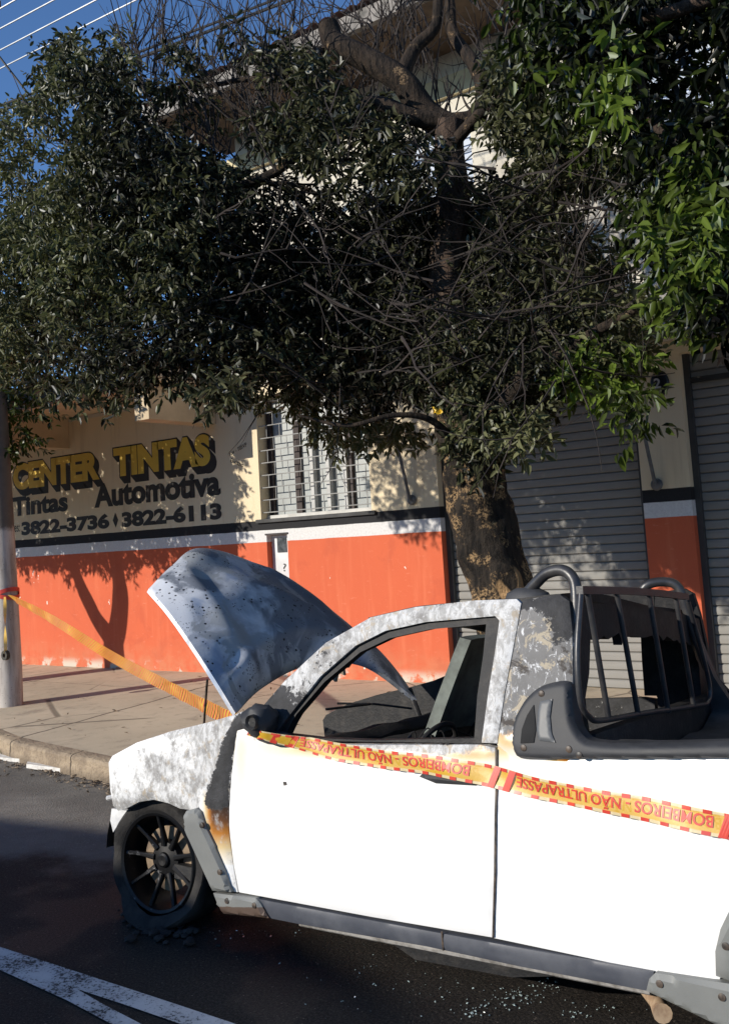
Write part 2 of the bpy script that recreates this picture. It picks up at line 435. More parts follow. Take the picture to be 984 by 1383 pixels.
# cream ring beam, soffit, fascia gutter, tiled roof
MB().box((UX0-.1, WALL-.05, 6.12), (WX1, WALL+.02, 6.34)).build('cornice', simple('cream_trim', (.62, .53, .32), None, 3, .8), bld, False, world=True)
MB().box((UX0-.42, WALL-1.0, 6.60), (WX1+.4, WALL+.3, 6.65)).build('soffit', simple('old_boards', (.14, .095, .06), (.07, .05, .035), 5, .9), bld, False, world=True)
MB().box((UX0-.44, WALL-1.07, 6.57), (WX1+.4, WALL-1.002, 6.75)).build('gutter', simple('dirty_gutter', (.24, .22, .20), (.09, .085, .075), 6, .8), bld, False, world=True)
tm = simple('clay_tile', (.30, .115, .065), (.17, .07, .045), 4, .9, bscale=30)
m = MB(); V = []; Fs = []
nx = 460; rows = 11
for j in range(rows*2+1):
    r = j//2
    y = WALL-1.12+5.3*(j+1)//2*0 + 5.3*((j+1)//2)/rows; z = 6.74+math.tan(R_(20))*(y-(WALL-1.12))+(.03 if j % 2 == 0 else .0)
    for i in range(nx+1):
        x = UX0-.48+(WX1+.45-UX0+.48)*i/nx
        V.append((x, y, z+.03*abs(math.sin(i*math.pi/5.0))))
for j in range(rows*2):
    for i in range(nx):
        a = j*(nx+1)+i; Fs.append((a, a+1, a+nx+2, a+nx+1))
mesh_obj('roof', V, Fs, tm, bld, True, 60, world=True)
# concrete canopy over the lettering, carried by short beams
canm = simple('canopy_concrete', (.42, .36, .29), (.30, .26, .21), 2, .9, bscale=40)
crm = simple('cream_soffit_paint', (.60, .48, .32), (.48, .38, .25), 2, .85, bscale=40)
MB().box((WX0, 7.30, 3.565), (-8.154, WALL+.25, 3.62)).build('canopy_slab', crm, bld, False, world=True)
MB().box((WX0, 7.18, 3.53), (-8.154, 7.298, 3.80)).build('canopy_edge', simple('grey_render', (.20, .20, .21), (.14, .14, .15), 3, .9), bld, False, world=True)
MB().box((WX0, 7.30, 3.622), (-8.154, 12.2, 3.78)).build('terrace', canm, bld, False, world=True)
bf = at(31, 595, 0, -11.25)
for xb in (-11.25, -8.4, -14.1):
    MB().box((xb-.12, 7.32, 3.14), (xb+.12, WALL-.002, 3.563), .006).build('beam', crm, bld, False, world=True)
# marquee over the shutters
MB().box((-5.2, 7.95, 3.22), (WX1, WALL-.002, 3.36), .01).build('marquee', simple('marquee_paint', (.58, .55, .52), (.40, .38, .36), 3, .85), bld, False, world=True)
# roller shutters
def mat_shutter():
    k = NB('grey_shutter_steel'); p = k.xyz(); a = k.noise(2.2, 5, .6); s = k.noise(8, 4, .6, stretch=(.25, 1, 3))
    c = k.mix(a, (.29, .28, .262), (.21, .205, .19)); c = k.mix(k.math('MULTIPLY', k.step(s, .5, .75), .4), c, (.18, .17, .165))
    return k.out(c, .7, 0, k.noise(60, 3), .1, .003, .2)
shm = mat_shutter()
for (a, b) in ((-5.18, -3.06), (-2.63, .25), (.75, 3.3)):
    V = []; Fs = []; zs = []
    z = .155
    pitch = .082
    prof = [(0, .016), (.004, .002), (.010, -.005), (.041, -.009), (.072, -.005), (.078, .002), (.0815, .016)]
    xsn = [a-.02, (a+b)/2, b+.02]
    while z < 3.3:
        for dz, dy in prof: zs.append((z+dz, WALL+.15+dy))
        z += pitch
    for zz, yy in zs:
        for x in xsn: V.append((x, yy+.012*noise.noise((x*.8, zz*1.3, 1)), zz))
    for i in range(len(zs)-1):
        for j in range(2): q = i*3+j; Fs.append((q, q+1, q+4, q+3))
    sh = mesh_obj('roller_shutter', V, Fs, shm, bld, True, 35, world=True)
    for q0, q1 in ((a-.001, a+.05), (b-.05, b+.001)): MB().box((q0, WALL+.09, .15), (q1, WALL+.22, 3.1)).build('guide_rail', simple('dark_rail', (.06, .06, .06), None, 5, .6), sh, False, world=True)
    MB().box((a+.05, WALL+.10, 2.84), (b-.05, WALL+.14, 2.885)).build('shutter_box', simple('dark_box', (.03, .03, .03), None, 5, .6), sh, False, world=True)
# window: panes, mullions, brick pattern grille
win = MB().box((-7.62, WALL+.19, 1.945), (-6.03, WALL+.21, 3.38)).build('window', simple('frosted_glass', (.36, .38, .37), (.27, .29, .285), 2, .4), bld, False, world=True)
fr = simple('white_window_steel', (.46, .46, .45), (.36, .36, .35), 6, .5)
drk = simple('window_gap', (.035, .022, .02), None, 6, .7)
m = MB()
for x in (-6.92, -6.69, -6.45): m.box((x-.025, WALL+.115, 1.946), (x+.025, WALL+.188, 3.379), .004)
m.box((-7.615, WALL+.12, 3.33), (-6.035, WALL+.188, 3.379)).box((-7.615, WALL+.10, 1.946), (-6.035, WALL+.188, 1.985))
m.build('frame', fr, win, False, world=True)
for x0, x1 in ((-7.60, -7.535), (-7.20, -7.115), (-6.405, -6.37)): MB().box((x0, WALL+.15, 1.99), (x1, WALL+.187, 3.328)).build('gap', drk, win, False, world=True)
m = MB(); rs = np.arange(2.02, 3.36, .145)
for i, z in enumerate(rs):
    m.tube([(-7.62, WALL+.035, z), (-6.83, WALL+.035, z+.002*(i % 3)), (-6.03, WALL+.035, z)], .0065, 6)
    for j in range(8):
        x = -7.50+j*.2+(.1 if i % 2 else 0)
        if x < -6.05: m.tube([(x, WALL+.035, z), (x, WALL+.035, min(z+.145, 3.37))], .005, 6)
m.build('grille', simple('grille_steel', (.34, .34, .33), None, 8, .5), win, True, world=True)
MB().box((-7.68, WALL-.035, 1.90), (-5.97, WALL+.10, 1.944), .006).build('sill', simple('window_sill_paint', (.05, .05, .052), (.03, .03, .03), 5, .7), win, False, world=True)
# electricity meter in its niche
mt = MB().box((-7.548, WALL+.085, 1.102), (-7.237, WALL+.22, 1.753), .004).build('meter_box', simple('meter_enamel', (.62, .63, .64), (.52, .53, .54), 5, .45), bld, True, world=True)
MB().box((-7.46, WALL+.074, 1.55), (-7.32, WALL+.084, 1.72), .003).build('dial_window', simple('meter_glass', (.035, .04, .045), (.10, .11, .12), 14, .15), mt, False, world=True)
MB().box((-7.565, WALL-.012, 1.756), (-7.22, WALL+.10, 1.775)).build('lid', simple('painted_niche_shadow', (.05, .04, .04), None, 5, .8), mt, False, world=True)  # dark strip standing in for the shadow along the niche top
# awning arms: rods hinged on the pillars, leaning out from the wall
armm = simple('painted_rod', (.13, .135, .14), (.07, .07, .07), 8, .55)
for (x, z) in ((-5.50, 2.02), (-2.92, 1.97)):
    a = MB().tube([(x, WALL-.05, z), (x-.03, WALL-.17, z+.55), (x-.06, WALL-.33, z+1.22)], .017, 10).build('awning_arm', armm, bld, True, world=True)
    MB().lathe([(0, .0), (.05, 0), (.055, .012), (.04, .035), (0, .042)], 20, Matrix.Translation((x, WALL-.002, z)) @ Matrix.Rotation(R_(90), 4, 'X')).build('hinge', armm, a, True, world=True)
# oval number plaque
pl = MB().lathe([(0, .02), (.8, .02), (.95, .012), (1, 0)], 32, Matrix.Translation((-2.815, WALL-.002, 2.86)) @ Matrix.Rotation(R_(90), 4, 'X') @ Matrix.Diagonal((.085, .115, 1, 1))).build('number_plaque', simple('black_enamel', (.014, .015, .02), None, 8, .3), bld, True, world=True)

# ---- lettering
def text_mesh(s, bold=0.0, res=6):
    cu = bpy.data.curves.new('t', 'FONT'); cu.body = s; cu.size = 1; cu.offset = bold; cu.resolution_u = res; cu.fill_mode = 'FRONT'
    o = bpy.data.objects.new('t', cu); COL.objects.link(o)
    dg = bpy.context.evaluated_depsgraph_get(); me = bpy.data.meshes.new_from_object(o.evaluated_get(dg))
    V = np.array([tuple(v.co) for v in me.vertices]); Fc = [tuple(p.vertices) for p in me.polygons]
    bpy.data.objects.remove(o); bpy.data.curves.remove(cu); bpy.data.meshes.remove(me)
    return V[:, :2], Fc
def fit(s, x0, x1, z0, z1, bold):
    V, Fc = text_mesh(s, bold); lo, hi = V.min(0), V.max(0)
    return (V-lo)/(hi-lo)*np.array([x1-x0, z1-z0])+np.array([x0, z0]), Fc
def on_wall(P, d): return np.stack([P[:, 0], np.full(len(P), WALL-d), P[:, 1]], 1)
goldm = simple('gold_sign_paint', (.68, .46, .06), (.60, .40, .055), 3, .7)
blackm = simple('black_sign_paint', (.018, .016, .015), (.035, .03, .026), 5, .75)
for s, x0, x1 in (('CENTER', -12.46, -10.50), ('TINTAS', -10.20, -8.40)):
    P, Fc = fit(s, x0, x1, 2.655, 3.045, .062)
    tt = mesh_obj('sign_lettering', on_wall(P, .0032), Fc, goldm, bld, False, world=True); tag(tt, 'gold painted block letters reading '+s)
    P, Fc = fit(s, x0-.02, x1+.02, 2.635, 3.062, .078); shade = MB()
    for i in range(10): shade.add(on_wall(P+np.array([.0095*i, -.009*i]), .0026-.0001*i), Fc)
    shade.build('letter_shadow', blackm, tt, False, world=True)
for s, x0, x1, z0, z1, b in (('Tintas', -12.50, -11.20, 2.275, 2.555, .045), ('Automotiva', -10.63, -8.25, 2.275, 2.60, .045),
                            ('3822-3736', -12.29, -10.33, 1.985, 2.19, .055), ('3822-6113', -10.08, -8.25, 1.985, 2.19, .055), ('ones:', -12.60, -12.33, 2.05, 2.14, .0)):
    P, Fc = fit(s, x0, x1, z0, z1, b)
    mesh_obj('phone_lettering' if s[0] == '3' else 'word_lettering', on_wall(P, .003), Fc, blackm, bld, False, world=True)
mesh_obj('divider_mark', on_wall(np.array([(-10.205, 1.99), (-10.15, 2.09), (-10.205, 2.19), (-10.26, 2.09)]), .003), [(0, 1, 2, 3)], blackm, bld, False, world=True)
for s, x0, y0, ln, hh, an in (('Rav - 105VP', -8.07, 2.735, .30, .05, 17), ('Elomtivo', -8.07, 2.66, .22, .05, -22)):
    P, Fc = fit(s, 0, ln, 0, hh, .01); a = R_(an)
    P = np.stack([x0+P[:, 0]*math.cos(a)-P[:, 1]*math.sin(a), y0+P[:, 0]*math.sin(a)+P[:, 1]*math.cos(a)], 1)
    mesh_obj('painter_signature', on_wall(P, .003), Fc, blackm, bld, False, world=True)
P, Fc = fit('2', -2.862, -2.80, 2.815, 2.905, .02)
mesh_obj('number', np.stack([P[:, 0], np.full(len(P), WALL-.0245), P[:, 1]], 1), Fc, simple('plaque_digit', (.45, .45, .46), None, 8, .5), pl, False, world=True)
P, Fc = fit('?', -7.39, -7.345, 1.33, 1.42, .0)
mesh_obj('mark', np.stack([P[:, 0], np.full(len(P), WALL+.0825), P[:, 1]], 1), Fc, blackm, mt, False, world=True)

# ---- unseen house added behind the camera, its gable shaped to throw shade on the asphalt
hs = empty('shade_caster_house', (-10, -8, 0), 'unseen gabled house added across the street to shade the asphalt', 'building')
hp = [(-17.5, -.2), (-4.6, -.2), (-4.6, 3.46), (-9.9, 4.25), (-17.5, 3.7)]
v, f = sheet(hp, [[(-13, 0), (-12, 0), (-12, 2.1), (-13, 2.1)], [(-8, 1), (-6.5, 1), (-6.5, 2.2), (-8, 2.2)]], 3, lambda P, d: np.stack([P[:, 0], np.full(len(P), -6.0), P[:, 1]], 1), lambda P, d: np.stack([P[:, 0], np.full(len(P), -14.0), P[:, 1]], 1))
ob = mesh_obj('wall', v, f, simple('house_plaster', (.50, .46, .40), (.42, .38, .33), 1, .9), hs, False, world=True); fix_normals(ob)
mr = MB()
for (xa, za), (xb, zb) in (((-4.2, 3.41), (-9.9, 4.26)), ((-9.9, 4.26), (-17.9, 3.68))):
    mr.add([(xa, -5.9, za), (xb, -5.9, zb), (xb, -14.2, zb), (xa, -14.2, za), (xa, -5.9, za+.05), (xb, -5.9, zb+.05), (xb, -14.2, zb+.05), (xa, -14.2, za+.05)], [(0, 1, 2, 3), (7, 6, 5, 4), (0, 4, 5, 1), (1, 5, 6, 2), (2, 6, 7, 3), (3, 7, 4, 0)])
mr.build('roof', tm, hs, False, world=True)
MB().box((-12.98, -6.12, 0), (-12.02, -6.06, 2.09)).build('door', simple('door_paint', (.12, .08, .05), None, 3, .6), hs, False, world=True)
wn = MB().box((-7.98, -6.12, 1.02), (-6.52, -6.06, 2.18)).build('window', simple('house_glass', (.05, .06, .07), None, 3, .1), hs, False, world=True)
MB().box((-7.28, -6.055, 1.02), (-7.22, -6.02, 2.18)).box((-7.98, -6.055, 1.57), (-6.52, -6.022, 1.63)).build('frame', fr, wn, False, world=True)

# ------------------------------------------------------------------ utility pole
pb = at(13, 952, 2, .12)
def mat_pole():
    k = NB('painted_concrete_pole'); p = k.xyz(); n1 = k.noise(9, 5, .65); n2 = k.noise(50, 4, .7); st = k.noise(12, 4, .6, stretch=(1, 1, .15))
    conc = k.mix(n1, (.16, .135, .115), (.10, .085, .07))
    white = k.mix(k.step(st, .4, .7), (.52, .48, .44), (.30, .26, .23)); white = k.mix(k.step(n2, .6, .72), white, (.12, .09, .07))
    z = k.math('ADD', p[2], k.math('MULTIPLY', k.math('SUBTRACT', n1, .5), .15))
    c = k.mix(k.step(z, 2.02, 1.95), conc, white)
    return k.out(c, .85, 0, n2, .4, .006, .25)
pole = empty('utility_pole', tuple(pb), 'concrete utility pole with flaking whitewashed lower part at the pavement edge', 'pole')
pm = mat_pole()
top = Vector((pb[0]-.34, pb[1], 8.6))
MB().tube([Vector(pb)-Vector((0, 0, .2)), Vector(pb)+Vector((0, 0, .4)), Vector(pb).lerp(top, .5), top], [.142, .138, .115, .09], 24).build('shaft', pm, pole, True, world=True)
woodm = simple('crossarm_wood', (.14, .10, .07), None, 5, .9)
MB().box((top[0]-.05, top[1]-.30, 8.15), (top[0]+.05, top[1]+.30, 8.25), .008).build('crossarm', woodm, pole, True, world=True)
porc = simple('porcelain', (.25, .12, .07), None, 5, .3)
WY = [-.25, .25]
for q in WY:
    MB().lathe([(0, 0), (.03, 0), (.045, .03), (.03, .05), (.045, .08), (.02, .11), (0, .12)], 14, Matrix.Translation((top[0], top[1]+q, 8.25))).build('insulator', porc, pole, True, world=True)
# overhead lines, each a wire of its own
alu = simple('bare_aluminium_wire', (.62, .62, .60), None, 4, .4, .4)
blk = simple('black_cable', (.02, .02, .022), None, 4, .6)
def wire(p0, p1, r, mat, sag, name, label, group):
    p0 = Vector(p0); p1 = Vector(p1); pts = []
    for i in range(25):
        t = i/24; q = p0.lerp(p1, t); q.z -= sag*4*t*(1-t); pts.append(q)
    tag(MB().tube(pts, r, 6).build(name, mat), label, 'wire', group)
WLAB = ['highest of the four pale bare power wires in the sky', 'second pale bare power wire from the top', 'third pale bare power wire from the top', 'lowest of the four pale bare power wires, just over the leaf tips']
for i, ((xa, ya), (xb, yb)) in enumerate((((0, 12), (26, -3)), ((0, 39), (75, -1)), ((0, 68), (132, -1)), ((0, 93), (186, -1)))):
    Yw = 5.0+.3*i
    a = atY(xa, ya, Yw); b = atY(xb, yb, Yw+.02); d = b-a
    wire(a-d*14/np.linalg.norm(d), b+d*26/np.linalg.norm(d), .008, alu, .0, 'power_wire', WLAB[i], 'overhead power wires')
a, b = atY(0, 143, 5.6), atY(380, -4, 6.6)
wire(a+(a-b)*.3, b+(b-a)*.25, .013, blk, .0, 'service_cable', 'black service cable slanting up behind the bare twigs, upper of two', 'service cables')
a, b = atY(0, 150, 5.62), atY(392, 0, 6.62)
wire(a+(a-b)*.3, b+(b-a)*.25, .016, blk, .0, 'service_cable', 'thicker black service cable directly under the thinner one', 'service cables')
a, b = atY(-4, 70, 5.6), atY(60, 152, 5.9)
wire(a+(a-b)*.6, b+(b-a)*1.0, .012, blk, .02, 'drop_cable', 'single black cable dropping from the pale wires into the leaves', None)

# ------------------------------------------------------------------ pickup truck
TH = R_(3.5)                                   # leans towards the kerb on its burst tyres
CARO = Vector((-1.6, 3.738, -.81*math.sin(TH)))
truck = empty('pickup_truck', CARO, 'burnt out white pickup truck with raised hood, charred cab and roll bar behind it', 'pickup truck', rot=(-TH, 0, 0))
CM = Matrix.Translation(CARO) @ Matrix.Rotation(-TH, 4, 'X'); CMI = CM.inverted()
CR = np.array(CM.to_3x3()); CT = np.array(CARO)
def wl(z):                                     # half width of the body at height z (local)
    z = np.asarray(z, float)
    b = .81-np.clip(.50-z, 0, 1)*.14-np.clip(z-.93, 0, 1)*.24-np.clip(z-.70, 0, .23)*.05
    return b
def plan(x, z=0):                              # the nose narrows in plan
    return np.clip(-2.05-np.asarray(x, float), 0, 3)**2*.32
def hw(x, z): return wl(z)-plan(x)
def Lp(px, py, off=0.0):
    """point of the near body side seen at a photo pixel, in truck coordinates"""
    d = CR.T @ ray(px, py); c = CR.T @ (CAMP-CT)
    y = -.8
    for _ in range(14):
        t = (y-c[1])/d[1]; p = c+t*d; y = -(float(hw(p[0], p[2]))+off)
    return p
def Lplane(px, py, axis, val):
    d = CR.T @ ray(px, py); c = CR.T @ (CAMP-CT); return c+(val-c[axis])/d[axis]*d
def Wp(p): return CR @ np.asarray(p)+CT
def L2(pts, off=0.0): return [Lp(x, y, off)[[0, 2]] for x, y in pts]
def side_panel(name, out, holes, mat, parent, off=0.0, th=.02, h=.03, puff=0., pr=.04, far=False, attrs=None, local=False, inner=None):
    o2 = out if local else L2(out, off); h2 = [q if local else L2(q, off) for q in holes]
    sg = 1 if far else -1
    def fo(P, d):
        y = hw(P[:, 0], P[:, 1])+off+puff*np.sqrt(np.clip(1-(1-np.clip(d/pr, 0, 1))**2, 0, 1)); return np.stack([P[:, 0], sg*y, P[:, 1]], 1)
    def fi(P, d):
        y = hw(P[:, 0], P[:, 1])+off-th; return np.stack([P[:, 0], sg*y, P[:, 1]], 1)
    v, f = sheet(o2, h2, h, fo, fi)
    o = mesh_obj(name, v, f, mat, parent, True, 35); fix_normals(o)
    if attrs:
        px = np.array([proj(Wp(p)) for p in (v if not far else v*np.array([1, -1, 1]))])
        for k, fn in attrs.items(): set_attr(o, k, fn(px[:, 0], px[:, 1]))
    return o
def poly_mask(poly, soft):
    def f(x, y):
        P = np.stack([x, y], 1); d = seg_dist(P, [poly]); s = np.where(inside(poly, x, y), d, -d); return ss(-soft, soft, s)
    return f

def mat_body(dark=False):
    """white paint; vertex masks: soot (dark), ash (flaking grey), brown (scorched edge)"""
    k = NB('flaking_burnt_paint' if dark else 'scorched_white_paint'); p = k.obj()
    n1 = k.noise(13, 7, .7, vec=p); n2 = k.noise(46, 5, .75, vec=p); n3 = k.noise(120, 3, .7, vec=p)
    fl = k.noise(24, 8, .72, vec=p, stretch=(1.4, 1, .7), dist=.6)
    white = (.80, .80, .79)
    ash = k.mix(k.step(fl, .42, .58), (.56, .56, .555), (.34, .335, .325))
    ash = k.mix(k.math('MULTIPLY', k.step(n1, .50, .64), .75), ash, (.19, .18, .17))
    ash = k.mix(k.math('MULTIPLY', k.step(k.noise(17, 6, .7, vec=p, dist=.8), .54, .64), .7), ash, (.36, .29, .20))
    if dark:
        fx_ = k.noise(24, 9, .78, vec=p, stretch=(1.5, 1, .8), dist=1.0)
        ash = k.mix(n1, (.10, .098, .095), (.21, .205, .20))
        ash = k.mix(k.step(fx_, .55, .61), ash, (.58, .585, .59))
        ash = k.mix(k.step(k.noise(11, 8, .75, vec=p, dist=1.2), .55, .59), ash, (.36, .31, .23))
        ash = k.mix(k.step(k.noise(8, 8, .72, vec=p, dist=.9), .57, .63), ash, (.05, .042, .036))
    else: ash = k.mix(k.math('MULTIPLY', k.step(n2, .60, .68), .8), ash, (.72, .73, .74))
    soot = k.mix(k.step(n1, .3, .7), (.010, .010, .011), (.034, .034, .037))
    wob = k.math('MULTIPLY', k.math('SUBTRACT', k.math('ADD', n1, k.math('MULTIPLY', n2, .6)), .8), .9)
    a_ash = k.step(k.math('ADD', k.attr('ash'), wob), .36, .62)
    a_soot = k.step(k.math('ADD', k.attr('soot'), k.math('MULTIPLY', k.math('SUBTRACT', k.math('ADD', k.math('MULTIPLY', n2, 1.6), n1), 1.3), .75)), .45, .58)
    a_br = k.step(k.math('ADD', k.attr('brown'), k.math('MULTIPLY', wob, .35)), .15, .95)
    br = k.n('ShaderNodeValToRGB'); e = br.color_ramp.elements
    e[0].position = 0; e[0].color = (.80, .78, .72, 1); e[1].position = 1; e[1].color = (.03, .02, .015, 1)
    for q, cc in ((.25, (.62, .48, .26, 1)), (.55, (.42, .17, .035, 1)), (.8, (.12, .05, .02, 1))):
        x = e.new(q); x.color = cc
    k.lk(k.attr('brown'), br.inputs[0])
    c = k.mix(k.math('GREATER_THAN', k.attr('brown'), .02), white, br.outputs[0])
    c = k.mix(a_ash, c, ash); c = k.mix(a_soot, c, soot)
    burnt = k.math('MAXIMUM', a_ash, a_soot)
    return k.out(c, k.mixf(burnt, .28, .75), 0, k.math('ADD', n3, fl), k.mixf(burnt, .0, .5), .004, .5)
bodym = mat_body(); quarm = mat_body(True)
charm = NB('charred_metal')
_n = charm.noise(14, 6, .65, vec=charm.obj()); _n2 = charm.noise(50, 5, .7, vec=charm.obj())
charm = charm.out(charm.mix(charm.step(_n, .45, .7), (.010, .010, .011), charm.mix(_n2, (.012, .011, .011), (.05, .045, .04))), .62, 0, _n2, .5, .006, .4)
plasm = NB('grey_moulding_plastic'); _n = plasm.noise(12, 5, .6, vec=plasm.obj()); _n2 = plasm.noise(220, 2, .5, vec=plasm.obj())
_g = plasm.attr('ash'); 
plasm = plasm.out(plasm.mix(plasm.step(plasm.math('ADD', _g, plasm.math('MULTIPLY', plasm.math('SUBTRACT', _n, .5), .6)), .45, .6), plasm.mix(_n, (.15, .155, .15), (.205, .21, .20)), (.09, .06, .045)), .55, 0, _n2, .15, .002, .4)
blkp = simple('black_textured_plastic', (.026, .027, .03), (.042, .043, .047), 8, .6, 0, 240, .08, .4)
tubem = simple('black_steel_tube', (.022, .022, .025), (.045, .043, .042), 14, .38, 0, 90, .08, .6)
boltm = simple('dark_bolt', (.012, .012, .012), (.10, .07, .05), 40, .5)

# --- near side outlines in photo pixels
FENDER = [(147, 1030), (152, 1021), (185, 1003), (230, 988), (280, 976), (318, 965), (347, 953), (352, 972), (324, 986), (317, 1010), (312, 1045), (309, 1090), (310, 1135), (315, 1170), (321, 1205), (309, 1203), (295, 1165), (283, 1130), (272, 1104), (258, 1094), (243, 1092), (228, 1085), (208, 1080), (188, 1083), (171, 1092), (160, 1095), (153, 1088), (149, 1065)]
DOOR_B = [(320, 988), (352, 974), (356, 992), (372, 1000), (400, 1006), (648, 1006), (655, 985), (660, 935), (668, 880), (676, 832), (660, 830), (575, 838), (520, 850), (480, 870), (432, 912), (394, 960), (376, 985), (352, 972), (347, 962), (385, 920), (440, 869), (500, 835), (560, 821), (640, 812), (698, 810), (702, 816), (697, 845), (679, 940), (670, 1000), (669, 1060), (667, 1180), (664, 1266), (500, 1238), (323, 1205), (316, 1168), (311, 1130), (310, 1090), (313, 1046), (317, 1012)]
DOOR_LOW = [(320, 987), (352, 978), (372, 1001), (400, 1006), (648, 1006), (668, 1010), (669, 1060), (667, 1180), (664, 1266), (500, 1238), (323, 1205), (316, 1168), (311, 1130), (310, 1090), (313, 1046), (317, 1012)]
FRAME_O = [(336, 972), (352, 957), (385, 919), (440, 868), (500, 834), (560, 820), (640, 811), (697, 809), (703, 815), (698, 845), (680, 940), (671, 1004), (650, 1003), (659, 935), (668, 880), (674, 838), (668, 832), (575, 840), (520, 852), (480, 872), (432, 914), (394, 962), (376, 987), (374, 996), (345, 985)]
SEAL = [(372, 1000), (378, 980), (396, 957), (434, 909), (481, 867), (521, 847), (575, 835), (670, 827), (676, 838), (670, 882), (661, 937), (652, 1004)]
SEAL_H = [(386, 992), (400, 965), (438, 921), (486, 881), (526, 862), (580, 850), (656, 843), (652, 885), (644, 940), (640, 997), (500, 1000), (430, 997)]
QUARTER = [(706, 810), (755, 803), (768, 812), (772, 850), (773, 905), (773, 1030), (700, 1030), (671, 1006), (681, 940), (699, 845)]
BED = [(672, 1006), (700, 1028), (780, 1021), (1000, 1020), (1300, 1011), (1620, 1002), (1640, 1100), (1650, 1420), (1620, 1520), (1540, 1500), (1500, 1400), (1440, 1300), (1350, 1240), (1230, 1200), (1110, 1190), (1030, 1220), (985, 1280), (968, 1332), (880, 1312), (667, 1267), (669, 1180), (671, 1060)]
dsoot = poly_mask([(318, 965), (350, 950), (350, 978), (322, 990), (313, 1040), (309, 1092), (286, 1096), (274, 1086), (281, 1062), (294, 1025), (306, 990)], 9)
def fbrown(x, y): return ss(1175, 1083, y)*ss(272, 290, x)*(y > 1070)
def fash(x, y):
    return np.clip(.36+.45*ss(240, 300, x)*ss(1110, 1040, y)+.26*ss(1040, 1085, y)*(x < 270)+.34*ss(1010, 985, y)*ss(150, 230, x)+.30*np.exp(-((x-225)/40)**2-((y-1035)/22)**2), 0, 1)
def nearbx(lst):
    def f(x, y):
        return np.clip(sum(a*np.exp(-(((x-cx)/rx)**2+((y-cy)/ry)**2)) for cx, cy, rx, ry, a in lst), 0, 1)
    return f
zero = lambda x, y: np.zeros_like(x)
side_panel('fender', FENDER, [], bodym, truck, 0, .03, .022, .012, .05, attrs={'soot': dsoot, 'ash': fash, 'brown': fbrown})
door = side_panel('door', DOOR_LOW, [], bodym, truck, .003, .05, .028, .006, .03, attrs={
    'soot': nearbx([(360, 985, 22, 13, .9), (600, 1004, 60, 7, .55)]), 'ash': nearbx([(470, 1008, 90, 9, .75), (600, 1008, 70, 13, .95), (350, 992, 22, 12, .6), (670, 1000, 10, 20, .5)]),
    'brown': nearbx([(640, 1012, 40, 12, .55), (325, 1020, 8, 40, .10), (440, 1010, 60, 9, .4)])})
fr_o = side_panel('window_frame', FRAME_O, [], bodym, door, .004, .035, .018, .006, .02, attrs={
    'soot': lambda x, y: np.clip(ss(520, 430, x)*.36+nearbx([(372, 972, 32, 40, .7), (585, 815, 60, 5, .5), (672, 985, 14, 30, .35)])(x, y), 0, 1),
    'ash': lambda x, y: np.clip(.78+.1*ss(600, 680, x)+0*y, 0, 1), 'brown': nearbx([(350, 985, 25, 25, .5), (668, 990, 20, 25, .6)])})
side_panel('window_seal', SEAL, [SEAL_H], charm, door, -.012, .045, .02)
side_panel('cab_quarter', QUARTER, [], quarm, truck, 0, .03, .018, .008, .04, attrs={
    'soot': lambda x, y: np.clip(nearbx([(712, 815, 30, 12, .8), (752, 830, 22, 60, .75), (700, 985, 20, 18, .5), (768, 830, 8, 30, .9)])(x, y), 0, 1),
    'ash': lambda x, y: np.clip(1.15-ss(960, 1010, y), 0, 1), 'brown': lambda x, y: np.clip(ss(735, 762, x)*ss(820, 900, y)*.55+nearbx([(690, 990, 25, 20, .5)])(x, y), 0, 1)})
bedp = side_panel('bed_side', BED, [], bodym, truck, 0, .03, .035, .006, .05, attrs={'soot': zero, 'ash': zero, 'brown': nearbx([(680, 1008, 16, 20, .35)])})
# far side: the same shell mirrored, burnt through
farm = bodym
one = lambda v: (lambda x, y: np.full_like(x, v))
fa = {'soot': one(.75), 'ash': one(.9), 'brown': one(0)}
side_panel('fender', FENDER, [], charm, truck, 0, .03, .04, .01, .05, far=True)
fd = side_panel('door', DOOR_LOW, [], bodym, truck, .003, .05, .04, .006, .03, far=True, attrs=fa)
side_panel('window_frame', FRAME_O, [], charm, fd, .004, .035, .03, far=True)
side_panel('cab_quarter', QUARTER, [], charm, truck, 0, .03, .03, far=True)
side_panel('bed_side', BED, [], bodym, truck, 0, .03, .05, .006, .05, far=True, attrs=fa)
# --- roof, lofted across, sagging from the heat
redge = [(497, 834), (530, 826), (560, 820), (600, 815), (640, 811), (697, 808), (730, 805), (757, 803)]
RE = [Lp(x, y, -.01) for x, y in redge]
V = []; Fs = []; NY = 22
REs = spline(RE, 4)
for i, p in enumerate(REs):
    for j in range(NY+1):
        t = j/NY*2-1; q = 1-t*t
        V.append((p[0]-.05*q*max(0, 1-i/8), p[1]*-t if False else abs(p[1])*t, p[2]+.015*(1-t**4)-.10*ss(-1, .9, t)-.03*q*math.sin(math.pi*i/(len(REs)-1))+.012*noise.noise((p[0]*4, t*2.5, 1))))
for i in range(len(REs)-1):
    for j in range(NY): a = i*(NY+1)+j; Fs.append((a, a+1, a+NY+2, a+NY+1))
nV = len(V); V2 = [(x, y, z-.035) for x, y, z in V]; F2 = [tuple(nV+i for i in f[::-1]) for f in Fs]
bl = list(range(0, nV, NY+1)); 
rim = []
W_ = NY+1; Rn = len(REs)
loop = [i for i in range(W_)]+[r*W_+NY for r in range(1, Rn)]+[(Rn-1)*W_+j for j in range(NY-1, -1, -1)]+[r*W_ for r in range(Rn-2, 0, -1)]
for a, b in zip(loop, loop[1:]+loop[:1]): rim.append((a, b, nV+b, nV+a))
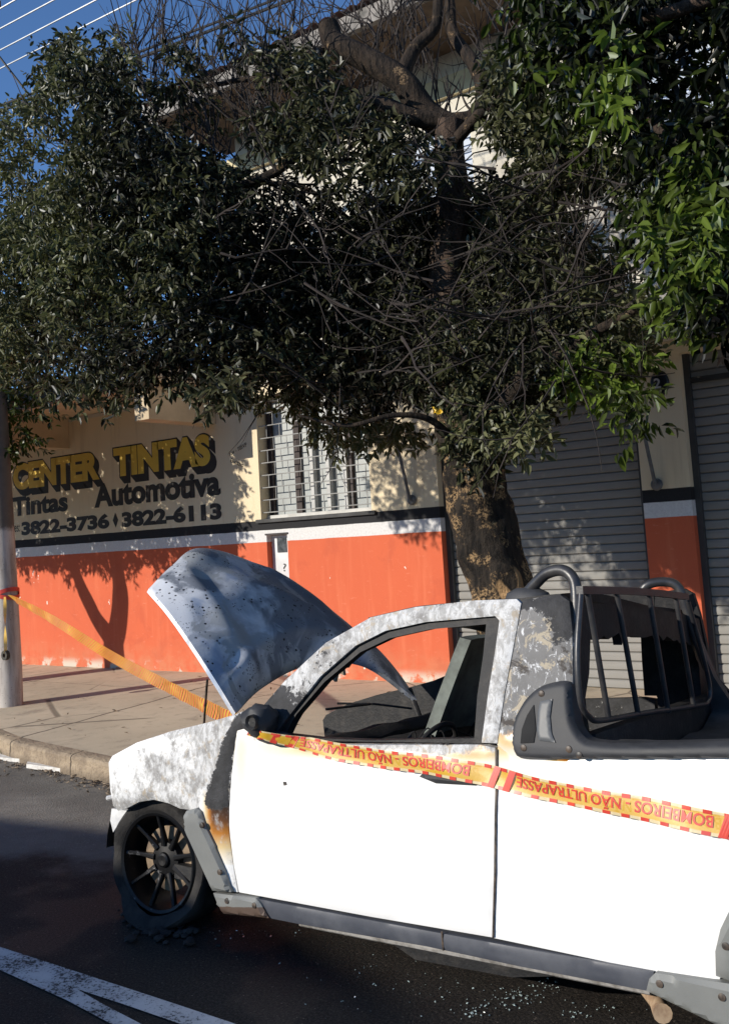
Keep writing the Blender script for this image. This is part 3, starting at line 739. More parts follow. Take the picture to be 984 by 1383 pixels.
ob = mesh_obj('roof', V+V2, Fs+F2+rim, charm, truck, True, 50); fix_normals(ob)
# --- cab rear wall with the big burnt-out window
XB = Lp(772, 860)[0]
def rear(px, py): p = Lplane(px, py, 0, XB); return (p[1], p[2])
zt = Lp(757, 806)[2]; zb = Lp(775, 1000)[2]
cz = .42
outr = [(-float(wl(zb))+.01, cz), (float(wl(zb))-.01, cz), (float(wl(.95))-.01, .95), (float(wl(zt))-.02, zt-.13), (.45, zt-.10), (0, zt-.06), (-.45, zt-.03), (-float(wl(zt))+.02, zt-.02), (-float(wl(.95))+.01, .95)]
rnd = random.Random(3)
hl = [rear(786, 843), rear(800, 842), rear(818, 845), rear(822, 853), rear(828, 845), rear(850, 846), rear(856, 853)]
base_hole = [(-.60, .925), (-.63, 1.02), (-.60, 1.15), (-.565, 1.255), (-.54, 1.27), (-.3, 1.265), (-.27, 1.22), (-.24, 1.265), (0, 1.24), (.3, 1.215), (.50, 1.19), (.555, 1.15), (.60, 1.1), (.62, .98), (.58, .915), (.3, .90), (0, .905), (-.3, .91), (-.42, .93), (-.52, .915)]
hole = []
for q in resample(base_hole, .05): hole.append(q+np.array([rnd.uniform(-.012, .012), rnd.uniform(-.012, .012)]))
v, f = sheet(outr, [hole], .06, lambda P, d: np.stack([np.full(len(P), XB), P[:, 0], P[:, 1]], 1), lambda P, d: np.stack([np.full(len(P), XB-.035), P[:, 0], P[:, 1]], 1))
ob = mesh_obj('cab_rear_wall', v, f, charm, truck, True, 35); fix_normals(ob)
# --- bed: floor, inner walls, tailgate, wheel boxes, burnt cover rolled against the cab
XR = 2.15
inner = simple('sooty_bed_steel', (.045, .043, .042), (.018, .017, .017), 6, .7, 0, 40)
MB().box((XB+.005, -.72, .42), (XR-.03, .72, .45)).build('bed_floor', inner, truck, False)
RZ = Lp(850, 1003)[2]
for sg, nm in ((-1, 0), (1, 1)):
    m = MB(); a, b = sorted((sg*.70, sg*.735)); m.box((XB+.01, a, .452), (XR-.03, b, RZ-.015)); m.build('bed_inner_wall', inner, truck, False)
    a, b = sorted((sg*.46, sg*.698)); MB().box((.62, a, .452), (1.38, b, .66), .05).build('wheel_box', inner, truck, True)
MB().box((XR-.05, -.77, .40), (XR, .77, RZ+.05), .01).build('tailgate', bodym, truck, True)
MB().box((XB+.01, -.70, .70), (XB+.06, .70, RZ+.005), .01).build('bulkhead', charm, truck, True)
# tonneau remains: creased strip along the near rail and a sagging sheet behind the cab
V = []; Fs = []; nx, ny = 40, 26
for i in range(nx+1):
    for j in range(ny+1):
        x = XB+.07+(XR-.15-XB)*i/nx; y = -.69+1.38*j/ny
        e = min(j, ny-j)/ny*2
        V.append((x, y, RZ-.015-.10*ss(0, .5, e)-.012*noise.noise((x*5, y*7, 2))-.008*math.sin(y*60)*(e < .3)))
for i in range(nx):
    for j in range(ny): a = i*(ny+1)+j; Fs.append((a, a+1, a+ny+2, a+ny+1))
mesh_obj('bed_cover', V, Fs, simple('burnt_cover', (.03, .03, .03), (.075, .073, .07), 9, .75, 0, 30), truck, True, 60)
# --- black rail moulding with the vent housing behind the door (near), mirrored plain on the far side
VENT = [(692, 1002), (694, 978), (703, 955), (718, 936), (738, 924), (769, 921), (773, 950), (777, 975), (790, 996), (812, 1002), (860, 1003), (1000, 1000), (1300, 990), (1620, 980), (1622, 1002), (1300, 1012), (1000, 1024), (860, 1025), (780, 1025), (712, 1025), (698, 1019)]
VENT_S = [tuple(q) for q in spline(VENT[:13], 4)]+VENT[13:17]+[tuple(q) for q in spline(VENT[17:]+[VENT[0]], 3)][:-1]
V1 = [(722, 948), (726, 950), (725, 985), (722, 1005), (700, 1003), (702, 985), (711, 962)]
rail = side_panel('rail_moulding', VENT_S, [], blkp, truck, .012, .05, .008, .026, .020)
side_panel('rail_moulding', VENT, [], charm, truck, .012, .05, .03, .02, .02, far=True)
side_panel('vent_slot', [(720, 952), (723, 985), (720, 1003), (702, 1004), (704, 985), (711, 966)], [], simple('slot_black', (.006, .006, .007), None, 5, .8), rail, .0415, .01, .012)
side_panel('vent_plate', [(729, 947), (745, 944), (742, 968), (744, 990), (749, 1003), (727, 1000), (724, 985), (726, 960)], [], simple('worn_vent_plate', (.06, .064, .07), (.09, .095, .10), 9, .5), rail, .0425, .014, .008, .004, .008)
for (x, y) in ((731, 937), (707, 1010), (768, 1012), (782, 1020)):
    p = Lp(x, y, .036); MB().lathe([(0, .006), (.006, .006), (.011, .004), (.013, -.006)], 14, Matrix.Translation(p) @ Matrix.Rotation(R_(90), 4, 'X')).build('bolt', boltm, rail)
# --- grey arch and sill mouldings
def bolts(lst, par, off):
    for x, y in lst:
        p = Lp(x, y, off); MB().lathe([(0, .002), (.007, .002), (.011, .001), (.012, -.008)], 14, Matrix.Translation(p) @ Matrix.Rotation(R_(90), 4, 'X')).build('bolt', boltm, par)
A1 = [(248, 1102), (252, 1095), (266, 1091), (271, 1096), (279, 1120), (290, 1142), (291, 1147), (303, 1175), (312, 1205), (287, 1203), (276, 1180), (262, 1148), (252, 1128)]
am = side_panel('arch_moulding', A1, [], plasm, truck, .022, .06, .014, .014, .012, attrs={'ash': zero}); bolts([(272, 1115), (296, 1178)], am, .038)
A2 = [(288, 1206), (345, 1213), (352, 1221), (363, 1240), (302, 1234), (294, 1222)]
am = side_panel('sill_end_moulding', A2, [], plasm, truck, .024, .06, .012, .012, .01, attrs={'ash': lambda x, y: ss(1219, 1231, y)}); bolts([(306, 1217), (343, 1223)], am, .038)
A3 = [(346, 1214), (500, 1243), (570, 1256), (700, 1280), (882, 1313), (880, 1328), (872, 1338), (700, 1305), (570, 1277), (404, 1248), (364, 1240), (354, 1222)]
sillm = simple('slate_sill_plastic', (.055, .06, .075), (.085, .09, .105), 7, .5, 0, 200, .05)
sill = side_panel('sill_moulding', A3, [], sillm, truck, .014, .05, .016, .004, .010)
side_panel('sill_moulding', A3, [], sillm, truck, .010, .05, .03, .010, .012, far=True)
side_panel('seam', [(595, 1258), (597, 1259), (599, 1284), (597, 1284)], [], boltm, sill, .0195, .004, .01)
A4 = [(884, 1314), (1000, 1331), (1040, 1345), (1060, 1450), (1000, 1400), (872, 1338), (876, 1322)]
am = side_panel('sill_end_moulding', A4, [], plasm, truck, .024, .06, .014, .013, .012, attrs={'ash': zero}); bolts([(890, 1329), (974, 1347)], am, .039)
A5 = [(966, 1318), (965, 1285), (972, 1255), (985, 1228), (1030, 1188), (1110, 1160), (1230, 1168), (1350, 1208), (1450, 1280), (1520, 1400), (1490, 1410), (1430, 1310), (1345, 1245), (1228, 1206), (1112, 1196), (1045, 1225), (1005, 1278), (1000, 1330)]
am = side_panel('arch_moulding', A5, [], plasm, truck, .022, .06, .02, .014, .014, attrs={'ash': zero}); bolts([(979, 1278)], am, .038)
# lower rail and step under the sill, floor pan
q0, q1 = Lp(395, 1250), Lp(870, 1344)
MB().tube([q0+np.array([0, .05, -.005]), q1+np.array([0, .05, -.005])], .012, 8).build('sill_flange', simple('scratched_flange', (.30, .29, .28), (.12, .11, .10), 20, .5), truck)
side_panel('step_plate', [(526, 1272), (600, 1288), (770, 1318), (690, 1320), (560, 1296)], [], charm, truck, -.04, .03, .03)
MB().box((-3.0+1.2, -.70, .20), (XR-.1, .70, .26)).build('floor_pan', charm, truck, False)
e0 = Wp(Lp(880, 1352)); ex = Lp(865, 1350); MB().tube([(ex[0]-.9, -.35, .17), (ex[0]-.1, -.55, .16), (ex[0]+.02, -.68, .15), (ex[0]+.06, -.75, .15)], [.022, .022, .026, .03], 12).build('exhaust_pipe', simple('rusty_pipe', (.42, .30, .19), (.24, .15, .09), 20, .7), truck)
# door handle: melted black recess
side_panel('door_handle', [(566, 1049), (574, 1040), (645, 1044), (657, 1052), (642, 1061), (588, 1058)], [], blkp, door, .012, .02, .012, .012, .008)
side_panel('shut_line', [(668, 1012), (670.5, 1012), (671, 1060), (669, 1180), (666, 1266), (664, 1266), (666.5, 1180), (668.6, 1060)], [], boltm, truck, .0075, .004, .02)
side_panel('dent_hole', [(382, 1056), (386, 1056), (387, 1060), (383, 1061)], [], boltm, door, .011, .004, .01)
# near mirror: burnt stump with its base
mb = MB()
c = Lp(352, 972, .07)
for r, (dx, dy, dz) in ((.055, (0, 0, 0)),):
    bm = bmesh.new(); bmesh.ops.create_icosphere(bm, subdivisions=3, radius=1)
    V = [Vector((v.co.x*.075, v.co.y*.075, v.co.z*.062))*(1+.28*noise.noise(v.co*1.7)) for v in bm.verts]; bm.verts.index_update()
    mb.add([Vector(c)+v for v in V], [[v.index for v in f.verts] for f in bm.faces]); bm.free()
mir = mb.build('mirror', blkp, door)
mb = MB(); bm = bmesh.new(); bmesh.ops.create_icosphere(bm, subdivisions=3, radius=1); c2 = Lp(372, 996, .03)
V = [Vector((v.co.x*.09, v.co.y*.05, v.co.z*.026))*(1+.15*noise.noise(v.co*2)) for v in bm.verts]; bm.verts.index_update()
mb.add([Vector(c2)+v for v in V], [[v.index for v in f.verts] for f in bm.faces]); bm.free()
mb.build('mirror_base', blkp, mir)
MB().lathe([(.0, .0), (.018, .0), (.028, .01), (.03, -.01)], 16, Matrix.Translation(Vector(c)+Vector((.02, -.072, .0))) @ Matrix.Rotation(R_(90), 4, 'X')).build('mirror_pivot', charm, mir)
# --- hood, raised
def hood_pt(px, py, yl): return Lplane(px, py, 1, yl)
NR = hood_pt(318, 963, -.66); NF = hood_pt(201, 795, -.58); FR = hood_pt(563, 945, .62); FF = hood_pt(452, 828, .60)
RM1 = hood_pt(358, 924, -.36); RM = hood_pt(418, 895, -.02); RM2 = hood_pt(492, 896, .33)
FM1 = hood_pt(231, 765, -.40); FM = hood_pt(270, 740, -.16); FM2 = hood_pt(342, 762, .22)
NM = hood_pt(262, 874, -.68); FMd = hood_pt(512, 878, .66)
rearc = spline([NR, RM1, RM, RM2, FR], 10); front = spline([NF, FM1, FM, FM2, FF], 10)
near = spline([NR, hood_pt(293, 922, -.68), NM, hood_pt(228, 826, -.64), NF], 8); far_ = spline([FR, hood_pt(540, 911, .65), FMd, hood_pt(482, 853, .65), FF], 8)
nu, nv = len(rearc), len(near)
V = []; Fs = []
ax = np.cross(NF-NR, FR-NR); ax /= np.linalg.norm(ax)
if ax[0] < 0: ax = -ax
for a in range(nu):
    u = a/(nu-1)
    for b in range(nv):
        v = b/(nv-1)
        C = (1-v)*rearc[a]+v*front[a]+(1-u)*near[b]+u*far_[b]-((1-u)*(1-v)*NR+u*(1-v)*FR+(1-u)*v*NF+u*v*FF)
        e = min(u, 1-u, v, 1-v)
        crown = .05*(4*u*(1-u))*(4*v*(1-v))**.5
        crease = .02*math.exp(-((u-.20-.05*v)/.05)**2)+.02*math.exp(-((u-.80+.05*v)/.05)**2)+.018*math.exp(-((v-.22+.2*(u-.5)**2)/.06)**2)
        dent = .028*noise.noise((u*2.6, v*2.4, 5))+.012*noise.noise((u*6, v*6, 2))
        V.append(C+ax*(crown+(crease+dent)*min(1, e*9)))
for a in range(nu-1):
    for b in range(nv-1): q = a*nv+b; Fs.append((q, q+1, q+nv+1, q+nv))
def mat_hood():
    k = NB('heat_and_sky_tinted_hood'); p = k.obj()
    n0 = k.noise(2.1, 4, .55, vec=p, dist=.9); n1 = k.noise(4.2, 6, .62, vec=p, dist=.7); n2 = k.noise(26, 6, .7, vec=p); n3 = k.noise(70, 4, .7, vec=p)
    c = k.mix(k.step(n1, .34, .64), (.40, .425, .46), (.70, .71, .725))
    c = k.mix(k.step(n0, .50, .60), c, (.20, .215, .24))
    c = k.mix(k.math('MULTIPLY', k.step(n0, .45, .36), .55), c, (.16, .26, .45))  # bluish patches: heat tint, and sky reflection painted into the colour
    c = k.mix(k.step(k.noise(3.2, 7, .6, vec=p, dist=1.3), .56, .62), c, (.40, .41, .41))
    edge = k.attr('edge')
    c = k.mix(k.step(k.math('ADD', edge, k.math('MULTIPLY', k.math('SUBTRACT', n1, .5), 1.1)), .55, .68), c, (.78, .79, .80))
    sp = k.voro(34, vec=p, out='Distance'); gate = k.step(k.noise(4.5, 3, .6, vec=p), .50, .57)
    spots = k.math('MAXIMUM', k.math('MULTIPLY', k.step(sp, .26, .18), gate), k.math('MULTIPLY', k.step(k.voro(80, vec=p), .30, .2), k.step(k.noise(6, 4, .6, vec=p, dist=1), .55, .60)))
    c = k.mix(spots, c, (.015, .017, .02))
    c = k.mix(k.math('MULTIPLY', k.step(n2, .62, .70), .6), c, (.55, .56, .57))
    c = k.mix(k.math('MULTIPLY', k.step(k.attr('dark'), .35, .95), .5), c, (.08, .09, .11))
    return k.out(c, k.mixf(n1, .38, .62), .25, k.math('ADD', n3, k.math('MULTIPLY', spots, -2)), .25, .003, .5)
nV = len(V); V = [np.asarray(q, float) for q in V]; V2 = [q-ax*.022 for q in V]
loop = [a*nv for a in range(nu)]+[(nu-1)*nv+b for b in range(1, nv)]+[a*nv+nv-1 for a in range(nu-2, -1, -1)]+[b for b in range(nv-2, 0, -1)]
rim = [(a, b, nV+b, nV+a) for a, b in zip(loop, loop[1:]+loop[:1])]
ho = mesh_obj('hood', V+V2, Fs+[tuple(nV+i for i in f[::-1]) for f in Fs]+rim, mat_hood(), truck, True, 55); fix_normals(ho)
ev = []; dv = []
for a in range(nu):
    for b in range(nv):
        u = a/(nu-1); v = b/(nv-1); ev.append(max(0, 1-u/.26)*ss(.28, .75, v)); dv.append(ss(.42, .85, u)*ss(1.1, .3, abs(v-.4)+.3)*.85+.5*ss(.28, .1, u)*ss(.4, .1, v)+.55*ss(.86, 1, v))
set_attr(ho, 'edge', ev+ev); set_attr(ho, 'dark', dv+dv)
# torn insulation hanging under the hood edge
fl = [(432, 893), (470, 880), (478, 888), (468, 902), (462, 900), (464, 912), (455, 908), (452, 921), (442, 912), (428, 914), (436, 903)]
fp = [hood_pt(x, y, -.02) for x, y in fl]; cen = sum(fp)/len(fp)
n = len(fp); v = [p for p in fp]+[p+np.array([.006, .012, 0]) for p in fp]
ob = mesh_obj('torn_insulation', v, [tuple(range(n)), tuple(range(2*n-1, n-1, -1))]+[(i, (i+1) % n, n+(i+1) % n, n+i) for i in range(n)], simple('scorched_insulation', (.22, .17, .12), (.10, .08, .06), 12, .9), ho, False); fix_normals(ob)
# prop rods
a = hood_pt(280, 918, -.50); b = hood_pt(275, 985, -.45)
MB().tube([a, b], .006, 6).build('prop_rod', boltm, truck)
a = hood_pt(552, 930, .62); b = hood_pt(566, 968, .62); MB().tube([a, b], .016, 8).build('hood_hinge', charm, truck)
# --- engine bay, firewall, cab insides
fx = Lp(345, 965)[0]
nose = Lp(150, 1050)[0]
MB().box((fx-.02, -.66, .28), (fx+.03, .66, .78), .01).build('firewall', charm, truck)
m = MB(); m.box((fx-.62, -.30, .25), (fx-.15, .32, .60), .03).box((fx-.55, -.22, .60), (fx-.22, .10, .66), .02)
m.build('engine', charm, truck)
MB().box((nose+.10, -.55, .46), (nose+.17, .55, .60), .02).build('front_panel', charm, truck)
MB().box((nose+.09, -.60, .22), (nose+.16, .60, .44), .02).build('radiator', charm, truck)
bx = Lp(160, 1106); 
V, T, _, _ = fill([(0, 0), (.09, .03), (.05, -.10), (.01, -.16)], (), .03)
side_panel('bumper_stub', [(151, 1092), (172, 1095), (168, 1104), (158, 1116), (153, 1124), (149, 1108)], [], simple('white_bumper', (.74, .74, .73), (.5, .5, .5), 12, .5), truck, -.04, .03, .012)
MB().tube([Lp(146, 1078, -.02), Lp(154, 1076, -.02)], .012, 8).build('bracket', simple('bracket_steel', (.5, .5, .5), None, 9, .4), truck)
# dashboard, wheel column, seats
dz = .90
m = MB(); V = []; Fs = []
pr = [(-.02, .45), (.0, .70), (-.02, .74), (.10, .775), (.24, .765), (.30, .70), (.27, .60), (.22, .45)]
for j in range(25):
    y = -.66+1.32*j/24
    for (dx, z) in pr: V.append((fx+.05+dx, y, z+.018*noise.noise((dx*9, y*5, 3))))
for j in range(24):
    for q in range(len(pr)-1): a = j*len(pr)+q; Fs.append((a, a+1, a+len(pr)+1, a+len(pr)))
dashm = simple('molten_dash', (.008, .008, .008), (.022, .02, .019), 9, .8, 0, 40, .4, .2)
mesh_obj('dashboard', V, Fs, dashm, truck, True, 40)
scx = Vector((fx+.55, -.34, .74)); tl = Matrix.Translation(scx) @ Matrix.Rotation(R_(-62), 4, 'Y')
m = MB(); m.tube([tl @ Vector((.18*math.cos(t), .18*math.sin(t), 0)) for t in np.linspace(0, 2*math.pi, 40)], .011, 8)
st = m.build('steering_wheel', charm, truck)
MB().tube([scx, Vector((fx+.2, -.34, .68))], .025, 8).build('column', charm, st)
MB().tube([tl @ Vector((-.18, 0, 0)), scx, tl @ Vector((.1, .15, 0))], .01, 6).build('spoke', charm, st)
seatm = simple('scorched_seat_panel', (.12, .14, .122), (.05, .055, .05), 7, .7, 0, 60)
# passenger seat: bare pressed-steel back leaning rearwards
def seat(y0, y1, top, mat, px0=None):
    sx = Lplane(575, 962, 1, .35)[0]
    r = MB().box((sx-.45, y0, .36), (sx+.02, y1, .50), .04).build('seat', charm, truck)
    m = MB(); V = []; Fs = []
    for i in range(9):
        t = i/8; z = .48+(top-.48)*t; x = sx+.02+.30*t
        for j in range(7):
            u = j/6; bulge = .045*math.sin(math.pi*u)
            wq = (y0+y1)/2+(u-.5)*(y1-y0)*(1-.28*t*t)
            V.append((x-bulge, wq, z))
    for i in range(8):
        for j in range(6): a = i*7+j; Fs.append((a, a+1, a+8, a+7))
    nv_ = len(V); V += [(x+.06, y, z-.012) for x, y, z in V]; Fs += [tuple(nv_+i for i in f[::-1]) for f in Fs]
    lp = list(range(7))+[7*r_+6 for r_ in range(1, 9)]+[56+j for j in range(5, -1, -1)]+[7*r_ for r_ in range(7, 0, -1)]
    Fs += [(a, b, nv_+b, nv_+a) for a, b in zip(lp, lp[1:]+lp[:1])]
    o = mesh_obj('backrest', V, Fs, mat, r, True, 50); fix_normals(o)
    return r
seat(.10, .60, 1.22, seatm)
seat(-.60, -.10, .66, charm)
for (u, h) in ((0.20, .8), (.5, .8)):
    pass
for i in range(9):
    y = -.5+.12*i; p0 = np.array([fx+.30+rnd.uniform(-.05, .05), y, .74]); p3 = p0+np.array([rnd.uniform(.1, .35), rnd.uniform(-.2, .2), rnd.uniform(-.12, .02)])
    MB().tube(spline([p0, p0+np.array([.06, .03, rnd.uniform(.03, .09)]), (p0+p3)/2+np.array([0, rnd.uniform(-.05, .05), .03]), p3], 5), .004, 5).build('loose_wire', charm, truck)
# wiper arms lying on the scuttle
wa = Lplane(455, 950, 1, .1); wb = Lplane(556, 957, 1, .35)
MB().tube([wa, (wa+wb)/2+np.array([0, 0, .01]), wb], .006, 6).build('wiper_arm', charm, truck)
wa = Lplane(440, 958, 1, -.1); wb = Lplane(500, 951, 1, .2)
MB().tube([wa, wb], .006, 6).build('wiper_arm', charm, truck)
# scuttle strip between hood hinges
m = MB(); V = []; Fs = []
for j in range(21):
    y = -.68+1.36*j/20; z0 = .80+.012*noise.noise((y*6, 0, 0))
    for dx, dz2 in ((-.06, -.05), (-.05, 0), (.03, .01), (.08, -.02), (.09, -.10)): V.append((fx+.03+dx, y, z0+dz2))
for j in range(20):
    for q in range(4): a = j*5+q; Fs.append((a, a+1, a+6, a+5))
mesh_obj('scuttle', V, Fs, dashm, truck, True, 40)
# --- roll bar: two hoops, cross plate, rear window guard
XG = XB+.09
def g(px, py, x=None): return Lplane(px, py, 0, XG if x is None else x)
def hoopN(px, py): return Lplane(px, py, 1, -.66)
hn = [Lplane(712, 800, 1, -.60), Lplane(722, 789, 1, -.61), Lplane(737, 775, 1, -.62), Lplane(756, 770, 1, -.63), Lplane(770, 777, 1, -.64), Lplane(777, 795, 1, -.645), Lplane(777, 840, 1, -.66), Lplane(773, 905, 1, -.69), Lplane(777, 965, 1, -.71), Lplane(786, 1000, 1, -.72)]
rb = MB().tube(spline(hn, 6), .021, 14).build('roll_bar', tubem, truck)
MB().lathe([(0, .03), (.03, .028), (.055, .01), (.06, -.01)], 20, Matrix.Translation(hn[0]+np.array([0, 0, -.012])) @ Matrix.Diagonal((1.5, .8, 1, 1))).build('foot', blkp, rb)
hf = [Lplane(866, 800, 1, .44), Lplane(871, 792, 1, .44), Lplane(882, 787, 1, .45), Lplane(900, 786, 1, .47), Lplane(913, 791, 1, .48), Lplane(921, 806, 1, .49), Lplane(935, 850, 1, .52), Lplane(957, 908, 1, .58), Lplane(985, 955, 1, .66), Lplane(1010, 985, 1, .70)]
MB().tube(spline(hf, 6), .021, 14).build('far_hoop', tubem, rb)
# broad fairing down the far leg
V, T, bnd, lp = fill([tuple(Lplane(x, y, 1, .56)[[0, 2]]) for x, y in ((918, 800), (926, 812), (945, 858), (968, 912), (1000, 965), (1004, 990), (955, 985), (957, 940), (940, 880))], (), .05)
v, f = sheet([tuple(Lplane(x, y, 1, .56)[[0, 2]]) for x, y in ((919, 806), (926, 818), (942, 860), (964, 914), (998, 965), (1004, 990), (962, 985), (958, 930), (940, 870))], (), .04, lambda P, d: np.stack([P[:, 0], np.full(len(P), .55), P[:, 1]], 1), lambda P, d: np.stack([P[:, 0], np.full(len(P), .60), P[:, 1]], 1))
ob = mesh_obj('fairing', v, f, tubem, rb, True, 35); fix_normals(ob)
c0, c1 = g(782, 797), g(926, 806)
m = MB(); V = []; Fs = []
for i in range(13):
    t = i/12; p = c0*(1-t)+c1*t; p = p+np.array([0, 0, .008*math.sin(math.pi*t)])
    for dx, dz2 in ((-.012, .013), (.012, .013), (.012, -.013), (-.012, -.013)): V.append(p+np.array([dx, 0, dz2]))
for i in range(12):
    for q in range(4): Fs.append((i*4+q, i*4+(q+1) % 4, i*4+4+(q+1) % 4, i*4+4+q))
Fs += [(0, 1, 2, 3), (51, 50, 49, 48)]
ob = mesh_obj('cross_plate', V, Fs, tubem, rb, True, 35); fix_normals(ob)
fm = spline([g(784, 800), g(779, 880), g(783, 945), g(795, 968), g(812, 973), g(870, 963), g(940, 953), g(955, 948), g(957, 925), g(944, 870), g(928, 812)], 6)
gd = MB().tube(fm, .010, 10).build('rear_guard', tubem, truck)
for (a, b) in (((793, 802), (821, 968)), ((832, 800), (861, 965)), ((876, 804), (902, 962)), ((912, 808), (936, 953))):
    MB().tube([g(*a), g(*b)], .0105, 10).build('guard_bar', tubem, gd)
# --- wheels
tyrem = simple('burnt_rubber', (.014, .013, .013), (.040, .037, .034), 10, .85, 0, 60, .6, .3)
rimm = NB('sooty_alloy'); _n = rimm.noise(13, 5, .7, vec=rimm.obj())
rimm = rimm.out(rimm.mix(rimm.step(_n, .60, .72), (.010, .010, .011), (.22, .22, .225)), .45, .5, _n, .2, .004)
def wheel(xc, yc, R, flat, face, toe=0):
    """lathe about local Y; face = -1 looks to the near side"""
    r = empty_part('wheel', truck)
    M0 = Matrix.Translation((xc, yc, R-flat)) @ Matrix.Rotation(R_(toe), 4, 'Z') @ Matrix.Rotation(R_(90*-face if False else 90), 4, 'X')
    if face > 0: M0 = Matrix.Translation((xc, yc, R-flat)) @ Matrix.Rotation(R_(toe), 4, 'Z') @ Matrix.Rotation(R_(-90), 4, 'X')
    rr = R*.765
    prof = [(rr, .085), (rr+.012, .095), (R*.93, .098), (R*.975, .085), (R, .055), (R, -.055), (R*.975, -.085), (R*.93, -.095), (rr, -.09)]
    m = MB(); m.lathe(prof, 56, M0)
    V = []
    for v in m.v:
        v = Vector(v); k = max(0, (.10-v.z)/.10); v.z = max(v.z, -.0) if v.z > -.2 else -.0
        n_ = noise.noise(v*9)
        v.z = max(v.z, .0)
        if k > 0: v.y += (v.y-yc)*.75*min(k, 1)+.02*noise.noise(v*14)*min(k, 1)
        v = v+Vector((n_*.006, n_*.008, 0)); V.append(v)
    mesh_obj('tyre', V, m.f, tyrem, r, True, 40)
    m = MB(); m.lathe([(rr+.004, .088), (rr-.006, .098), (rr-.018, .092), (rr-.026, .05), (rr-.03, -.085), (rr, -.09)], 48, M0)
    m.lathe([(0, .058), (.022, .060), (.030, .055), (.034, .045), (.075, .038), (.085, .02), (.085, -.02)], 28, M0)
    rim = m.build('rim', rimm, r, True, 35)
    for k in range(9):
        a = 2*math.pi*k/9+.25
        ca, sa = math.cos(a), math.sin(a)
        def P(rad, tng, h): return M0 @ Vector((rad*ca-tng*sa, rad*sa+tng*ca, h))
        V = []
        for rad, wd, h, tk in ((.06, .013, .05, .03), (.13, .008, .060, .022), (rr-.02, .009, .080, .022)):
            V += [P(rad, -wd, h-.004), P(rad, -wd*.5, h), P(rad, wd*.5, h), P(rad, wd, h-.004), P(rad, wd, h-tk), P(rad, -wd, h-tk)]
        Fs = []
        for i in range(2):
            for q in range(6): Fs.append((i*6+q, i*6+(q+1) % 6, i*6+6+(q+1) % 6, i*6+6+q))
        mesh_obj('spoke', V, Fs, rimm, rim, True, 35)
    MB().lathe([(.14, .0), (.14, .012), (.05, .012)], 32, M0).build('brake_disc', simple('rusty_disc', (.30, .22, .14), (.14, .10, .07), 14, .5, .3), r)
    return r
def empty_part(name, parent):
    o = bpy.data.objects.new(name, None); COL.objects.link(o); o.parent = parent; o.empty_display_size = .1; return o
wc = Lplane(222, 1165, 1, -.70)
WXf = wc[0]
wheel(WXf, -.66, .285, .015, -1, toe=6)
wheel(WXf, .66, .285, .02, 1, toe=6)
WXr = Lp(1235, 1330)[0]
wheel(WXr, -.66, .295, .01, -1)
wheel(WXr, .66, .295, .02, 1)
MB().tube([(WXr, -.6, .28), (WXr, .6, .28)], .04, 12).build('rear_axle', charm, truck)
MB().tube([(WXf, -.6, .27), (WXf, .6, .27)], .035, 12).build('front_axle', charm, truck)
# dark wheel-arch liners
for sg in (-1, 1):
    m = MB(); V = []; Fs = []
    for (xc, R) in ((WXf, .36), (WXr, .40)):
        V = []; Fs = []
        for i in range(17):
            t = math.pi*i/16
            for y in (.42, .745): V.append((xc+R*math.cos(t), sg*y-(sg*float(plan(xc+R*math.cos(t)))), .28+R*1.02*math.sin(t)*(.92 if xc == WXf else 1.0)))
        for i in range(16): Fs.append((i*2, i*2+1, i*2+3, i*2+2))
        mesh_obj('arch_liner', V, Fs, charm, truck, True, 60)

# ------------------------------------------------------------------ trees
def mat_leaf(name, dark, light, trans):
    k = NB(name); t = k.attr('tint')
    c = k.mix(t, dark, light)
    k.t.nodes.remove(k.b)
    out_ = [n for n in k.t.nodes if n.type == 'OUTPUT_MATERIAL'][0]
    d = k.n('ShaderNodeBsdfDiffuse'); k.lk(c, d.inputs[0])
    tr = k.n('ShaderNodeBsdfTranslucent'); k.lk(k.mix(.5, c, k.mix(t, tuple(v*1.3 for v in dark), (light[0]*1.3, light[1]*1.5, light[2]*.7))), tr.inputs[0])
    mx = k.n('ShaderNodeMixShader'); mx.inputs[0].default_value = trans; k.lk(d.outputs[0], mx.inputs[1]); k.lk(tr.outputs[0], mx.inputs[2])
    gl = k.n('ShaderNodeBsdfGlossy'); gl.inputs['Roughness'].default_value = .6; gl.inputs[0].default_value = (1, 1, 1, 1)
    fr_ = k.n('ShaderNodeFresnel'); fr_.inputs[0].default_value = 1.42
    m2 = k.n('ShaderNodeMixShader'); k.lk(k.math('MULTIPLY', fr_.outputs[0], .12), m2.inputs[0]); k.lk(mx.outputs[0], m2.inputs[1]); k.lk(gl.outputs[0], m2.inputs[2])
    k.lk(m2.outputs[0], out_.inputs[0]); return k.m
def bark(name, a, b, c):
    k = NB(name); n1 = k.noise(7, 6, .7); n2 = k.noise(16, 6, .7, stretch=(1.6, 1.6, .35)); n3 = k.noise(60, 4, .7)
    col = k.mix(k.step(n2, .38, .62), a, b); col = k.mix(k.math('MULTIPLY', k.step(n1, .57, .66), k.step(n3, .42, .6)), col, c)
    return k.out(col, .9, 0, k.math('ADD', n2, k.math('MULTIPLY', n3, .5)), .9, .03, .2)
burntbark = bark('scorched_bark', (.016, .013, .011), (.05, .036, .026), (.30, .20, .11))
limbbark = bark('brown_bark', (.04, .03, .024), (.11, .075, .055), (.17, .12, .09))
twigm = simple('dry_twig', (.040, .029, .024), (.018, .014, .012), 9, .9)

